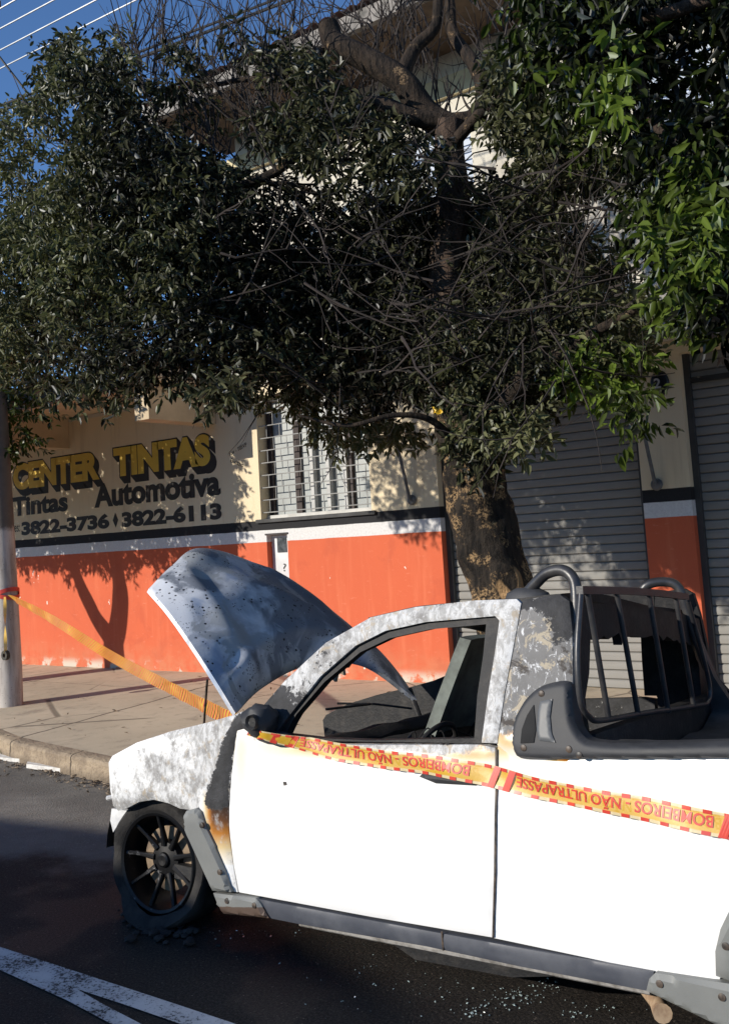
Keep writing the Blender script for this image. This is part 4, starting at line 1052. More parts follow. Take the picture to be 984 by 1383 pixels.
def unit(v): return v/np.maximum(np.linalg.norm(v, axis=-1, keepdims=True), 1e-9)
class Leaves:
    def __init__(s): s.c = []; s.d = []; s.n = []; s.l = []; s.w = []; s.t = []
    def sprigs(s, P, nleaf, length, width, spread, tint, droop=.35, outdir=None):
        """P: sprig base points; every sprig is a short drooping shoot with leaves set along it"""
        n = len(P)
        d = rng.normal(size=(n, 3)); d[:, 2] *= .6
        if outdir is not None: d = d*.8+outdir
        d[:, 2] -= droop*.5; d = unit(d)
        for k in range(nleaf):
            t = (k+.5)/nleaf
            side = rng.normal(size=(n, 3)); side = unit(side-d*(side*d).sum(1, keepdims=True))
            c = P+d*(t*spread)[..., None] if np.ndim(t) else P+d*(t*spread)
            ld = unit(d*.55+side*.85+np.array([0, 0, -droop]))
            nn = rng.normal(size=(n, 3))*.7+np.array([0, -.25, .75]); nn = unit(nn-ld*(nn*ld).sum(1, keepdims=True))
            sc = rng.uniform(.65, 1.2, n)
            s.c.append(c+rng.normal(size=(n, 3))*.008); s.d.append(ld); s.n.append(nn); s.l.append(length*sc); s.w.append(width*sc*rng.uniform(.8, 1.2, n))
            s.t.append(np.clip(tint+rng.normal(size=n)*.18, 0, 1))
    def build(s, name, mat, parent):
        c = np.concatenate(s.c); d = np.concatenate(s.d); n = np.concatenate(s.n); l = np.concatenate(s.l)[:, None]; w = np.concatenate(s.w)[:, None]; t = np.concatenate(s.t)
        b = np.cross(d, n)
        fold = n*w*.30
        V = np.stack([c, c+d*l*.3+b*w*.5+fold, c+d*l*.68+b*w*.42+fold-n*l*.04, c+d*l-n*l*.12, c+d*l*.68-b*w*.42+fold-n*l*.04, c+d*l*.3-b*w*.5+fold], 1).reshape(-1, 3)
        M = np.array(parent_world(parent).inverted()); V = V @ M[:3, :3].T + M[:3, 3]
        N = len(c); base = np.arange(N)[:, None]*6
        Q = np.stack([base+np.array([[0, 1, 2, 3]]), base+np.array([[0, 3, 4, 5]])], 1).reshape(-1)
        me = bpy.data.meshes.new(name); me.vertices.add(N*6); me.loops.add(N*8); me.polygons.add(N*2)
        me.vertices.foreach_set('co', V.ravel().astype(np.float32)); me.loops.foreach_set('vertex_index', Q.astype(np.int32))
        me.polygons.foreach_set('loop_start', (np.arange(N*2)*4).astype(np.int32)); me.polygons.foreach_set('loop_total', np.full(N*2, 4, np.int32))
        me.update(); me.validate()
        o = bpy.data.objects.new(name, me); COL.objects.link(o); o.parent = parent; me.materials.append(mat)
        set_attr(o, 'tint', np.repeat(t, 6)); return o
def crown_points(poly, ylo, yhi, n, gap=.0, gs=1.1, seed=0.):
    """points through the volume whose outline is poly; low-frequency noise leaves gaps"""
    P = np.asarray(poly, float); lo, hi = P.min(0), P.max(0); out = []
    while len(out) < n:
        x = rng.uniform(lo[0], hi[0]); y = rng.uniform(lo[1], hi[1])
        if not inside(poly, np.array([x]), np.array([y]))[0]: continue
        a = ylo(x, y) if callable(ylo) else ylo; b = yhi(x, y) if callable(yhi) else yhi
        q = at(x, y, 1, rng.uniform(a, b))
        if noise.noise(Vector(q)*gs+Vector((seed, 0, 0)))+.35*noise.noise(Vector(q)*gs*2.7) < gap: continue
        out.append(q)
    return np.array(out)

TY = 5.55
tb = at(690, 905, 2, .13); tb[1] = TY; tb = at(692, 890, 1, TY); tb[2] = .12
burnt = empty('burnt_tree', tuple(tb), 'scorched street tree leaning over the pickup, its trunk charred black with a pale knot', 'tree')
def T(x, y, Y=TY): return atY(x, y, Y)
def limb(name, pts, r0, r1, mat, parent, n=10, wob=.02, sub=6, hh=0):
    P = spline([np.asarray(p) for p in pts], sub); k = len(P); out = []; rr = []
    for i, p in enumerate(P):
        t = i/(k-1)
        out.append(p+wob*np.array([noise.noise((p[0]*3, p[2]*3, hh)), noise.noise((p[0]*3+9, p[2]*3, hh)), 0])); rr.append((r0+(r1-r0)*t)*(1+.12*noise.noise((p[2]*4, hh, 1))))
    return MB().tube(out, rr, n).build(name, mat, parent, True, 70, world=True)
# trunk with knot: high-resolution tube, displaced
tp = spline([(tb[0]+.03, TY, -.05), T(690, 850), T(676, 800), T(655, 722), T(643, 660), T(636, 610), T(632, 560)], 26)
k = len(tp); m = MB(); rads = []
for i, p in enumerate(tp):
    t = i/(k-1); rads.append(.215+.05*math.exp(-t*9)-.02*t+.03*ss(.8, 1, t))
m.tube(tp, rads, 80); V = []
kn = at(688, 782, 1, TY-.2)
for v in m.v:
    v = np.array(v); i = int(np.argmin([abs(v[2]-q[2]) for q in tp])); c = tp[i]; d = v-c; dn = d/max(np.linalg.norm(d), 1e-6)
    v = v+dn*(.028*noise.noise(Vector(v)*5)+.012*noise.noise(Vector(v)*14)+.02*noise.noise((v[0]*9, v[1]*9, v[2]*1.2)))
    r = np.linalg.norm(v-kn); v = v+dn*(.055*math.exp(-((r-.085)/.045)**2)-.06*math.exp(-(r/.05)**2)); V.append(v)
def mat_trunk():
    k = NB('charred_trunk'); n1 = k.noise(6, 6, .7); n2 = k.noise(14, 6, .7, stretch=(1.6, 1.6, .35)); n3 = k.noise(60, 4, .7)
    col = k.mix(k.step(n2, .38, .62), (.010, .0085, .0075), (.036, .028, .021)); col = k.mix(k.math('MULTIPLY', k.step(n1, .50, .60), k.step(n3, .42, .58)), col, (.34, .22, .11))
    kd = k.attr('knot'); col = k.mix(k.step(k.math('ADD', kd, k.math('MULTIPLY', k.math('SUBTRACT', n2, .5), .7)), .35, .6), col, k.mix(n3, (.42, .27, .13), (.24, .14, .07)))
    return k.out(col, .9, 0, k.math('ADD', n2, k.math('MULTIPLY', n3, .5)), .9, .03, .2)
to = mesh_obj('trunk', V, m.f, mat_trunk(), burnt, True, 80, world=True)
set_attr(to, 'knot', [math.exp(-((np.linalg.norm((np.array(v)-kn-np.array([.02, 0, -.035]))*np.array([1.15, 1, .85]))-.085)/.045)**2)-1.3*math.exp(-(np.linalg.norm(np.array(v)-kn-np.array([-.005, 0, .02]))/.06)**2) for v in V])
LB = [('limb', [T(634, 580), T(618, 480), T(606, 380), T(612, 260), T(606, 165, 5.5)], .16, .095, limbbark),
      ('limb', [T(606, 170, 5.5), T(575, 150, 5.45), T(545, 115, 5.4), T(505, 85, 5.3), T(455, 60, 5.2), T(443, 32, 5.2)], .10, .075, burntbark),
      ('limb', [T(606, 168, 5.5), T(640, 160, 5.6), T(655, 130, 5.7), T(640, 85, 5.75), T(612, 45, 5.8), T(600, -30, 5.9)], .075, .035, burntbark),
      ('branch', [T(603, 165, 5.5), T(560, 158, 5.35), T(500, 140, 5.2), T(440, 185, 5.0), T(350, 240, 4.8), T(240, 270, 4.6)], .07, .02, burntbark),
      ('branch', [T(570, 140, 5.45), T(500, 80, 5.4), T(420, 70, 5.3), T(395, 100, 5.25), T(340, 108, 5.2), T(250, 120, 5.1)], .05, .015, burntbark),
      ('branch', [T(540, 110, 5.4), T(560, 65, 5.5), T(590, 25, 5.6), T(600, -40, 5.7)], .06, .03, burntbark),
      ('branch', [T(610, 200, 5.5), T(650, 150, 5.4), T(700, 120, 5.2), T(740, 60, 5.1)], .045, .015, burntbark),
      ('branch', [T(606, 390, 5.5), T(560, 350, 5.5), T(480, 300, 5.4), T(400, 250, 5.2), T(300, 250, 5.0)], .035, .010, burntbark),
      ('branch', [T(620, 500, 5.5), T(560, 450, 5.6), T(460, 400, 5.5), T(340, 370, 5.2), T(200, 350, 4.9), T(60, 340, 4.7)], .05, .012, burntbark),
      ('branch', [T(640, 600, 5.5), T(700, 520, 5.3), T(770, 470, 5.2), T(850, 420, 5.1)], .08, .02, burntbark),
      ('branch', [T(625, 620, 5.45), T(590, 570, 5.2), T(540, 560, 5), T(470, 575, 4.85), T(400, 560, 4.7)], .03, .008, burntbark),
      ('branch', [T(440, 190, 5.0), T(380, 160, 5), T(320, 150, 4.9), T(250, 60, 4.9)], .03, .008, burntbark),
      ('branch', [T(590, 440, 5.6), T(420, 400, 5.3), T(270, 330, 5.0), T(160, 240, 4.8), T(110, 110, 4.8)], .035, .008, burntbark)]
for i, (nm, pts, a, b, mt_) in enumerate(LB): limb(nm, pts, a, b, mt_, burnt, 10, .05, 6, i)
# bare twigs: dense dead shoots above the crown and a tangle inside it
def twig(m, p, d, ln, r, kids=2):
    pts = [p]; q = p.copy(); dd = d.copy()
    for i in range(5):
        dd = dd+rng.normal(size=3)*.16; dd[2] += .05; dd /= np.linalg.norm(dd); q = q+dd*ln/5; pts.append(q.copy())
    m.tube(pts, [r*(1-i*.14) for i in range(6)], 4, False)
    if kids:
        for j in range(kids):
            i = rng.integers(1, 5); e = dd+rng.normal(size=3)*.6; e /= np.linalg.norm(e); twig(m, pts[i], e, ln*rng.uniform(.35, .6), r*.6, 0)
m = MB()
for i in range(330):
    x = rng.uniform(170, 560) if i < 290 else rng.uniform(560, 710); y = rng.uniform(50, 245) if x < 480 else rng.uniform(-20, 200)
    p = T(x, y, rng.uniform(4.8, 5.9) if x < 450 else rng.uniform(5.6, 6.3)); d = np.array([rng.normal()*.35-.05, rng.normal()*.35, 1.0])
    twig(m, p, d/np.linalg.norm(d), rng.uniform(.35, .95), rng.uniform(.005, .010))
for i in range(300):
    x = rng.uniform(60, 850); y = rng.uniform(190, 520)
    if 570 < x < 660 and y < 360: continue
    p = T(x, y, rng.uniform(4.3, 5.6)); d = rng.normal(size=3); d[2] = d[2]*.7+.1
    twig(m, p, d/np.linalg.norm(d), rng.uniform(.4, .9), rng.uniform(.004, .009))
m.build('bare_twigs', twigm, burnt, True, 80, world=True)

MAIN = [(-30, 165), (10, 140), (45, 120), (70, 60), (95, 50), (118, 95), (138, 48), (150, 30), (162, 90), (185, 150), (250, 200), (340, 232), (430, 252), (560, 275), (690, 245), (760, 260), (830, 330), (890, 430), (860, 480), (790, 495), (740, 545), (695, 590), (650, 590), (600, 560), (560, 535), (500, 545), (450, 535), (360, 505), (335, 520), (300, 530), (240, 512), (190, 518), (130, 530), (80, 515), (-30, 515)]
def y0(x, y): return 4.1+1.0*ss(150, 520, x)+.75*np.exp(-((x-609)/30)**2)*(y < 420)
def y1(x, y): return 5.2+1.5*ss(100, 520, x)
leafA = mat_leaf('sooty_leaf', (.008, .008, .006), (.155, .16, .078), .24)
lv = Leaves()
P = crown_points(MAIN, y0, y1, 11500, -.24, 1.0, 3.0)
P = P[P[:, 2] > 1.12+.438*(WALL-P[:, 1])]
FORK = [(440, -20), (690, -20), (670, 120), (650, 215), (640, 340), (585, 340), (580, 215), (520, 150), (440, 110)]
pq = np.array([proj(q) for q in P]); P = P[~(inside(FORK, pq[:, 0], pq[:, 1]) & (P[:, 1] < 5.75))]
xw = P[:, 0]+.55*(WALL-P[:, 1]); zw = P[:, 2]-.438*(WALL-P[:, 1])      # where each leaf clump throws its shade
wob = np.array([noise.noise(Vector(q)*3.0) for q in P])
P = P[~((np.abs(xw+3.86+.25*(zw-1.6)) < .34+.25*wob) & (zw > .9) & (zw < 2.15+.3*wob))]
pxs = np.array([proj(q) for q in P])
lf = np.array([noise.noise(Vector(q)*1.5+Vector((5, 5, 5))) for q in P])
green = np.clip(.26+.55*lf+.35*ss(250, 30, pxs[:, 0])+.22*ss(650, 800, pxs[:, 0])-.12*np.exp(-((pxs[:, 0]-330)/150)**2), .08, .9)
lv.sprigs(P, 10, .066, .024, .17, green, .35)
# thin leafy rags in the bare top, and clumps along the lower edge, tinted lighter to look lit
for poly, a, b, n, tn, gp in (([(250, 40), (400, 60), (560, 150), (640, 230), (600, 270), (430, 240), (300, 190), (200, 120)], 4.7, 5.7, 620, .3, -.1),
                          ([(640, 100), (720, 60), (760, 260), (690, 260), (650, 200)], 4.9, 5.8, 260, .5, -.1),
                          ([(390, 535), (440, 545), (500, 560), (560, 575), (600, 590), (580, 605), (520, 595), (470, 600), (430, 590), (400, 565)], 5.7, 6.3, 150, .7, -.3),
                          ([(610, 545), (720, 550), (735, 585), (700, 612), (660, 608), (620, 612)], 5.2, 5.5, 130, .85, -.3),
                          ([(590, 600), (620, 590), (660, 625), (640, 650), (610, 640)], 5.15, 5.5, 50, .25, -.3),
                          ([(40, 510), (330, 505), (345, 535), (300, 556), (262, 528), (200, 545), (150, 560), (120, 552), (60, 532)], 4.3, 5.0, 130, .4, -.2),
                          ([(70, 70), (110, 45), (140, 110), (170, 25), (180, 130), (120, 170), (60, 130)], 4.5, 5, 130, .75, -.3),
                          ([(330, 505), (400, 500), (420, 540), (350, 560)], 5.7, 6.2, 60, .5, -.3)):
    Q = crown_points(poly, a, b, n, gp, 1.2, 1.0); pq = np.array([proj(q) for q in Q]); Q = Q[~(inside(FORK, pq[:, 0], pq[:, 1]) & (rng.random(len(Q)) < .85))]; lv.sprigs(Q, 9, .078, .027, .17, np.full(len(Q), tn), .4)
Q = crown_points([(700, 165), (790, 180), (860, 260), (860, 350), (770, 340), (715, 270)], 5.0, 6.0, 330, -.2, 1, 6.0); lv.sprigs(Q, 10, .068, .025, .17, np.full(len(Q), .5), .35)
Q = crown_points([(30, 370), (170, 380), (175, 505), (30, 505)], 4.4, 5.4, 420, -.6, 1, 4.0); lv.sprigs(Q, 10, .066, .024, .17, np.full(len(Q), .3), .35)
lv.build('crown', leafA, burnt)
# right street tree: trunk beyond the right edge of the view, green boughs hanging in
rt = empty('green_tree', (.9, 5.0, .11), 'leafy green street tree whose boughs hang in at the upper right', 'tree')
limb('trunk', [(.9, 5.0, .0), (.85, 5.0, 1.2), (.7, 4.95, 2.4), (.4, 4.85, 3.6)], .17, .12, limbbark, rt)
for i, pts in enumerate(([(.7, 4.95, 2.5), (.1, 4.6, 3.2), T(930, 200, 4.4), T(850, 60, 4.3)], [(.6, 4.9, 3.0), (0, 4.5, 3.3), T(960, 320, 4.4), T(870, 330, 4.5)], [(.4, 4.85, 3.6), (.2, 4.5, 4.2), T(900, 20, 4.2), T(800, -40, 4.3)], [(.4, 4.85, 3.6), (1.0, 4.6, 4.4), (1.5, 4.2, 4.8)])):
    limb('branch', pts, .07, .012, limbbark, rt, 8, .04, 6, 20+i)
leafB = mat_leaf('green_leaf', (.005, .007, .004), (.115, .165, .024), .36)
lv = Leaves()
RIGHT = [(690, -60), (1300, -60), (1300, 430), (985, 445), (940, 432), (905, 395), (880, 330), (840, 250), (780, 190), (740, 120), (700, 50)]
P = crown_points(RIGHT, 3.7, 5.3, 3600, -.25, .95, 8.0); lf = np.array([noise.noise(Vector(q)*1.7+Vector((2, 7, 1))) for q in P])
lv.sprigs(P, 10, .074, .027, .19, np.clip(.10+.95*lf, .0, .95), .5)  # clump tint paints in the crown's shaded inside and few lit spots
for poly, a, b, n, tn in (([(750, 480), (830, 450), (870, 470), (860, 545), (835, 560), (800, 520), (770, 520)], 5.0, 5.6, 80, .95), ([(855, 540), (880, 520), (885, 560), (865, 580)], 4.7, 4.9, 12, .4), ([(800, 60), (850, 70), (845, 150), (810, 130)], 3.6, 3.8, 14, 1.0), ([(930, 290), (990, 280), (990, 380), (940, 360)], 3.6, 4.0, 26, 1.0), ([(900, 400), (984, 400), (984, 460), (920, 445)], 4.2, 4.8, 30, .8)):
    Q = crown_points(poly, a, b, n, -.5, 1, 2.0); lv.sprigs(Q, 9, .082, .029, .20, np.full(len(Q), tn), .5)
# the rest of its crown, outside the view
C0 = rng.normal(size=(500, 3)); C0 = unit(C0)*rng.uniform(.3, 1, (500, 1))**.4; C0 = C0*np.array([1.3, 1.2, .9])+np.array([1.4, 4.5, 4.9]); lv.sprigs(C0, 9, .115, .04, .22, np.full(500, .4), .5)
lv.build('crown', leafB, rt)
# left street tree beyond the left edge: forked trunk and the crown that shades the lettering
lt = empty('forked_tree', (-11.7, 5.95, .1), 'forked street tree outside the left edge whose shadow falls on the orange wall', 'tree')
limb('trunk', [(-11.7, 5.95, 0), (-11.68, 5.95, 1.0), (-11.66, 5.95, 1.6)], .19, .18, limbbark, lt)
limb('limb', [(-11.66, 5.95, 1.5), (-11.5, 5.95, 2.1), (-11.55, 5.95, 2.5), (-11.7, 5.95, 3.4), (-11.6, 5.9, 4.2)], .16, .08, limbbark, lt, hh=3)
limb('limb', [(-11.68, 5.95, 1.55), (-12.1, 5.98, 2.0), (-12.5, 6.0, 2.7), (-12.75, 6.0, 3.6)], .13, .07, limbbark, lt, hh=4)
for i, e in enumerate(((-10.6, 5.7, 3.9), (-10.0, 6.2, 3.8), (-13.2, 5.6, 4.3), (-11.9, 5.2, 4.4))): limb('branch', [(-11.65, 5.95, 3.0), ((-11.65+e[0])/2, (5.95+e[1])/2, 3.6), e], .05, .012, limbbark, lt, 8, .04, 6, 40+i)
lv = Leaves(); Q = []
while len(Q) < 5600:
    q = np.array([rng.uniform(-15.0, -8.7), rng.uniform(4.9, 7.1), rng.uniform(2.5, 5.0)])
    e = ((q-np.array([-11.6, 6.0, 3.8]))/np.array([3.2, 1.15, 1.2])); e = (np.abs(e)**3.2).sum()
    if e < 1 and q[1] < 6.6 and q[2] > 1.42+.438*(WALL-q[1])+.12*noise.noise(Vector(q)*2.2) and q[0] < -7.98-(WALL-q[1])*.55 and noise.noise(Vector(q)*1.3) > -.55: Q.append(q)
Q = np.array(Q); lv.sprigs(Q, 9, .09, .032, .2, np.full(len(Q), .4), .5); lv.build('crown', leafB, lt)
# yellow scrap caught on the trunk
sp = T(592, 555, 5.1)
m = MB(); V = []; Fs = []
for i in range(7):
    for j in range(4): V.append((sp[0]-.03+.06*i/6, sp[1]-.02+.02*math.sin(i*1.3+j), sp[2]-.015+.03*j/3+.012*math.sin(i*1.1)))
for i in range(6):
    for j in range(3): a = i*4+j; Fs.append((a, a+1, a+5, a+4))
tag(mesh_obj('plastic_scrap', V, Fs, simple('yellow_plastic', (.75, .48, .03), (.6, .36, .02), 20, .5)), 'small yellow plastic scrap caught in the tree beside the trunk', 'scrap')

# ------------------------------------------------------------------ barrier tape
tape = empty('barrier_tape', tuple(pb+np.array([0, -.15, 0])), 'yellow and red fire brigade barrier tape strung from the pole along the truck', 'tape')
yel = NB('yellow_tape_film'); _n = yel.noise(9, 4, .6)
_e = yel.step(yel.math('ADD', yel.math('ABSOLUTE', yel.attr('across')), yel.math('MULTIPLY', yel.math('SUBTRACT', _n, .5), .12)), .33, .40)
yel.b.inputs['Alpha'].default_value = .72
yel = yel.out(yel.mix(_e, yel.mix(_n, (.66, .37, .02), (.78, .48, .045)), (.80, .66, .38)), .42, 0, _n, .2, .01, .5)
redm = simple('red_tape_print', (.62, .06, .035), (.50, .04, .03), 12, .45)
# centre line (photo pixels, depth), width in metres, twist of the ribbon
def Ys(x, y): return float(Wp(Lp(x, y, .03))[1])
K = [(14, 806, pb[1]-.16), (70, 836, 5.35), (150, 886, 4.75), (230, 929, 4.05), (300, 966, 3.35), (338, 985, 2.98)]
pts = [at(x, y, 1, Y) for x, y, Y in K]
car = [(352, 992, .105), (372, 997, .09), (420, 1007, .045), (480, 1020, .036), (540, 1028, .036), (600, 1036, .040), (660, 1048, .036), (740, 1068, .036), (820, 1083, .036), (900, 1099, .036), (984, 1117, .036), (1100, 1140, .036), (1300, 1185, .04)]
pts += [Wp(Lp(x, y, o)) for x, y, o in car]
cl = np.array(spline(pts, 16)); seg = np.r_[0, np.cumsum(np.linalg.norm(np.diff(cl, axis=0), axis=1))]; LEN = seg[-1]
sM = seg[6*16]                                   # where it reaches the mirror
def width(s): return (.072 if s < sM else .070)*(1-.45*math.exp(-((s-sM)/.25)**2))+.0*s
def twist(s):
    if s < sM: return -.35+.35*math.sin(s*1.3+.6)+.9*math.exp(-s/.35)
    return .25*math.exp(-(s-sM)/.3)
def rib(s, t, off=0.0):
    """s along, t in -.5...5 across"""
    s = min(max(s, 0), LEN-1e-4); i = min(int(np.searchsorted(seg, s, 'right'))-1, len(seg)-2); f = (s-seg[i])/(seg[i+1]-seg[i])
    c = cl[i]*(1-f)+cl[i+1]*f; d = unit(cl[min(i+1, len(cl)-1)]-cl[i])
    a = np.array([0, 0, 1.0])-d*d[2]; a = unit(a); b = np.cross(d, a)
    if b[1] > 0: b = -b
    w_ = twist(s); up = a*math.cos(w_)+b*math.sin(w_); nb = -a*math.sin(w_)+b*math.cos(w_)
    if s > sM+.15: up = unit(up+np.array([0, .10, 0])*1.0)
    wav = (.006*math.sin(s*9+t*3)+.004*math.sin(s*23+1))*(1 if s > sM+.2 else .5)
    return c+up*(t*width(s))+nb*(off+wav)
NS = 1000
V = []; Fs = []
for i in range(NS+1):
    for j in range(6): V.append(rib(LEN*i/NS, -.5+j/5, 0))
for i in range(NS):
    for j in range(5): a = i*6+j; Fs.append((a, a+1, a+7, a+6))
fo_ = mesh_obj('film', V, Fs, yel, tape, True, 80, world=True); set_attr(fo_, 'across', [(-.5+(i % 6)/5)*(.4 if LEN*(i//6)/NS < sM else 1) for i in range(len(V))])
m = MB()
def quad(s0, s1, t0, t1, sl=0.0, off=.0022):
    n = 3; vv = []
    for i in range(n+1):
        for j in range(2):
            t = t0 if j == 0 else t1; vv.append(rib(s0+(s1-s0)*i/n+sl*t, t, off))
    m.add(vv, [(2*i, 2*i+1, 2*i+3, 2*i+2) for i in range(n)])
s = .1
while s < LEN-.1:
    if s < sM-.02:
        quad(s, s+.015, -.5, .5, .045, .0035); quad(s, s+.015, -.5, .5, .045, -.0035); s += .052
    else:
        quad(s, s+.026, .33, .5, 0.0); quad(s, s+.026, -.5, -.34, 0.0); s += .062
sT = None
for q in (proj, ):
    xs_ = np.array([proj(c)[0] for c in cl])
def s_at(px): return float(np.interp(px, xs_, seg))
for px in (368, 392, 662, 683, 974): quad(s_at(px), s_at(px)+.026, -.5, .5, .02, .0030)
m.build('red_print', redm, tape, False, world=True)
m = MB()
P, Fc = text_mesh('BOMBEIROS - NÃO ULTRAPASSE', .018, 4); lo, hi = P.min(0), P.max(0); P = (P-lo)/(hi-lo)
def lay(s0, s1):
    vv = [rib(s1-(s1-s0)*p[0], .30-.60*p[1], .0026) for p in P]; MB().add(vv, Fc).build('tape_lettering', redm, tape, False, world=True)
lay(s_at(697), s_at(962)); lay(s_at(405), s_at(634))
# turns round the pole, hanging tail and the roll
m = MB(); zc = at(14, 803, 1, pb[1]-.14)[2]
for tlt in (.05, -.04):
    V = []; Fs = []
    for i in range(33):
        a = 2*math.pi*i/32
        for j in range(3):
            V.append((pb[0]-.012+.137*math.cos(a), pb[1]+.137*math.sin(a), zc+tlt*math.cos(a)+(j-1)*.022))
    for i in range(32):
        for j in range(2): q = i*3+j; Fs.append((q, q+1, q+4, q+3))
    m.add(V, Fs)
m.build('pole_wrap', redm, tape, True, world=True)
V = []; Fs = []
a0 = at(8, 806, 1, pb[1]-.15); a1 = at(9, 882, 1, pb[1]-.17)
for i in range(13):
    t = i/12; p = a0+(a1-a0)*t
    for j in range(2): V.append((p[0]+(j-.5)*.035*math.cos(t*5), p[1]+(j-.5)*.035*math.sin(t*5)-.01, p[2]))
for i in range(12): Fs.append((i*2, i*2+1, i*2+3, i*2+2))
tail = mesh_obj('hanging_tail', V, Fs, yel, tape, True, 80, world=True)
rp = at(8, 885, 1, pb[1]-.17)
MB().lathe([(.022, -.02), (.05, -.02), (.052, .0), (.05, .02), (.022, .02), (.022, -.02)], 24, Matrix.Translation(rp) @ Matrix.Rotation(R_(90), 4, 'X')).build('tape_roll', simple('roll_core', (.03, .026, .02), (.06, .05, .03), 30, .7), tail, True, world=True)

# ------------------------------------------------------------------ small things on the ground
m = MB(); rg = random.Random(5)
def shard(x, y, z, s):
    a = rg.uniform(0, 6.28); t = Vector((rg.uniform(-.6, .6), rg.uniform(-.6, .6), 1)).normalized(); u = t.orthogonal().normalized(); v = t.cross(u)
    pts = []
    for k in range(4):
        b = a+k*1.57+rg.uniform(-.4, .4); pts.append(Vector((x, y, z))+(u*math.cos(b)+v*math.sin(b))*s*rg.uniform(.6, 1.2))
    lo = min(p.z for p in pts); pts = [p+Vector((0, 0, z+.001-lo)) for p in pts]
    m.add(pts+[p+t*s*.5 for p in pts], [(0, 1, 2, 3), (7, 6, 5, 4), (0, 4, 5, 1), (1, 5, 6, 2), (2, 6, 7, 3), (3, 7, 4, 0)])
for (cx, cy, rx, ry, n) in ((700, 1346, 34, 13, 70), (640, 1368, 22, 9, 34), (742, 1332, 20, 7, 22), (790, 1366, 50, 12, 34), (350, 1262, 60, 6, 26), (560, 1330, 160, 40, 60), (500, 1300, 30, 20, 10)):
    for i in range(n):
        p = at(cx+rg.gauss(0, rx*.6), cy+rg.gauss(0, ry*.6), 2, 0); shard(p[0], p[1], .0, rg.choice((.0015, .002, .002, .003, .0045)))
gls = NB('shattered_glass'); gls.b.inputs['Transmission Weight'].default_value = .35; gls = gls.out((.58, .70, .68), .12, 0, spec=.9)
tag(m.build('glass_shards', gls, None, False), 'greenish crumbs of shattered window glass scattered on the wet asphalt', 'broken glass', kind='stuff')
# gutter litter: dry leaves, crumbs of mortar
m = MB()
for i in range(420):
    x = rg.uniform(-8.6, -4.6); ky = float(np.interp(x, [k[0] for k in KERB], [k[1] for k in KERB])); y = ky-abs(rg.gauss(0, .10))-.01
    s = rg.uniform(.006, .02); z = road_z(y)
    a = rg.uniform(0, 6.28); t = Vector((rg.uniform(-.5, .5), rg.uniform(-.5, .5), 1)).normalized(); u = t.orthogonal().normalized(); u.rotate(Matrix.Rotation(a, 3, t)); v = t.cross(u)
    c = Vector((x, y, z+s*.6)); m.add([c-u*s*1.5, c+v*s*.5, c+u*s*1.5, c-v*s*.5, c+t*s*.5], [(0, 1, 4), (1, 2, 4), (2, 3, 4), (3, 0, 4), (3, 2, 1, 0)])
tag(m.build('gutter_litter', simple('litter', (.10, .07, .045), (.25, .19, .13), 30, .9), None, False), 'dry leaves and crumbs lying in the gutter along the kerb', 'litter', kind='stuff')
m = MB()
for i in range(60):
    x = rg.uniform(-9, -2); y = rg.uniform(5.0, 8.3); z = KZ+.008+(.15-KZ)*min(1, (y-4.7)/(WALL-4.7))
    a = rg.uniform(0, 6.28); s = rg.uniform(.012, .03); u = Vector((math.cos(a), math.sin(a), rg.uniform(-.1, .3))); v = Vector((-math.sin(a), math.cos(a), rg.uniform(-.2, .2)))
    c = Vector((x, y, z+.006)); m.add([c-u*s*1.4, c+v*s*.45+Vector((0, 0, .005)), c+u*s*1.4, c-v*s*.45+Vector((0, 0, .005))], [(0, 1, 2, 3)])
tag(m.build('fallen_leaves', simple('dead_leaf', (.16, .10, .05), (.07, .05, .03), 30, .8), None, False), 'dry brown leaves strewn over the pavement', 'fallen leaves', kind='stuff')
# broken white slabs in the gutter
for nm, px, lab in (('paint_flake', [(38, 1030), (70, 1033), (86, 1036), (82, 1042), (50, 1038), (36, 1036)], 'larger white chunk of broken plaster in the gutter, nearer the truck'), ('paint_flake', [(0, 1018), (30, 1022), (40, 1026), (36, 1029), (0, 1025)], 'smaller white chunk of broken plaster in the gutter by the weeds')):
    P = [at(x, y, 2, -.045) for x, y in px]; n = len(P)
    v = [(p[0], p[1], road_z(p[1])+.004) for p in P]+[(p[0], p[1], road_z(p[1])+.03+.008*(i % 2)) for i, p in enumerate(P)]
    ob = mesh_obj(nm, v, [tuple(range(n-1, -1, -1)), tuple(range(n, 2*n))]+[(i, (i+1) % n, n+(i+1) % n, n+i) for i in range(n)], simple('broken_plaster', (.70, .68, .64), (.5, .48, .44), 20, .9), None, False); fix_normals(ob)
    tag(ob, lab, 'plaster chunk', 'broken plaster in the gutter')
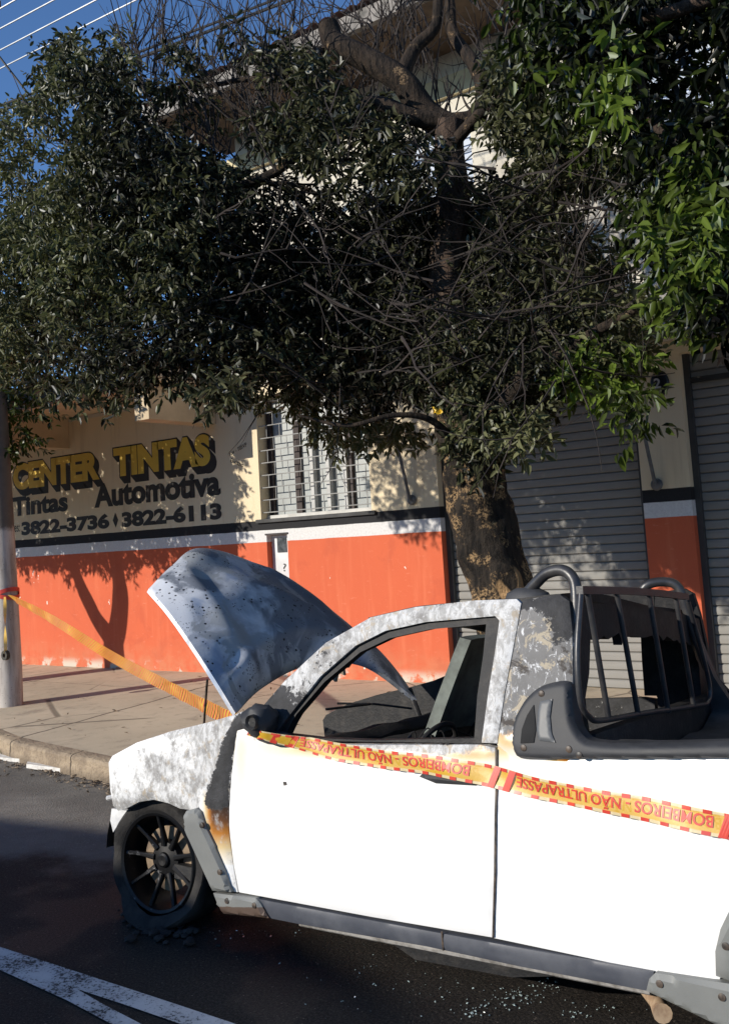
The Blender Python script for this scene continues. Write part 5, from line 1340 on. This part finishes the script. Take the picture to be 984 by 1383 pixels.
# reddish rag at the kerb in front of the truck
p = at(128, 1048, 2, -.05); V = []; Fs = []
for i in range(11):
    for j in range(6): V.append((p[0]-.16+.032*i, p[1]-.05+.02*j, road_z(p[1])+.012+.05*abs(noise.noise((i*.5, j*.6, 4)))))
for i in range(10):
    for j in range(5): a = i*6+j; Fs.append((a, a+1, a+7, a+6))
tag(mesh_obj('crumpled_wrapper', V, Fs, simple('faded_red_film', (.40, .13, .09), (.30, .22, .18), 25, .7)), 'crumpled reddish wrapper in the gutter before the truck nose', 'litter')
# weeds at the kerb corner
wp = at(4, 1008, 2, .0)
m = MB()
for i in range(90):
    x = wp[0]+rg.gauss(0, .09); y = wp[1]+.02+rg.gauss(0, .05); h = rg.uniform(.05, .13); dx, dy = rg.gauss(0, .05), rg.gauss(0, .05); s = rg.uniform(.004, .009); a = rg.uniform(0, 3.1)
    u = Vector((math.cos(a), math.sin(a), 0))*s; b = Vector((x, y, -.03)); m.add([b-u, b+u, b+u*.8+Vector((dx*.5, dy*.5, h*.6)), b-u*.8+Vector((dx*.5, dy*.5, h*.6)), b+Vector((dx, dy, h))], [(0, 1, 2, 3), (3, 2, 4)])
tag(m.build('weed_clump', simple('weed_green', (.12, .17, .04), (.07, .11, .03), 20, .7), None, False), 'small tuft of green weeds at the kerb by the pole', 'weeds')
# melted rubber under the front wheel
fw = Wp((WXf, -.72, .0)); m = MB()
for i in range(70):
    x = fw[0]+rg.gauss(.05, .13); y = fw[1]-.04+rg.gauss(0, .07); s = rg.uniform(.008, .03)
    bm = bmesh.new(); bmesh.ops.create_icosphere(bm, subdivisions=1, radius=1); bm.verts.index_update()
    m.add([(x+v.co.x*s*(1+.5*noise.noise(v.co*2+Vector((i, 0, 0)))), y+v.co.y*s*(1+.5*noise.noise(v.co*2+Vector((0, i, 0)))), max(.001, .002+s*.45+v.co.z*s*.5)) for v in bm.verts], [[v.index for v in f.verts] for f in bm.faces]); bm.free()
tag(m.build('melted_rubber', tyrem, None, True), 'charred crumbs of melted tyre round the front wheel', 'debris', kind='stuff')
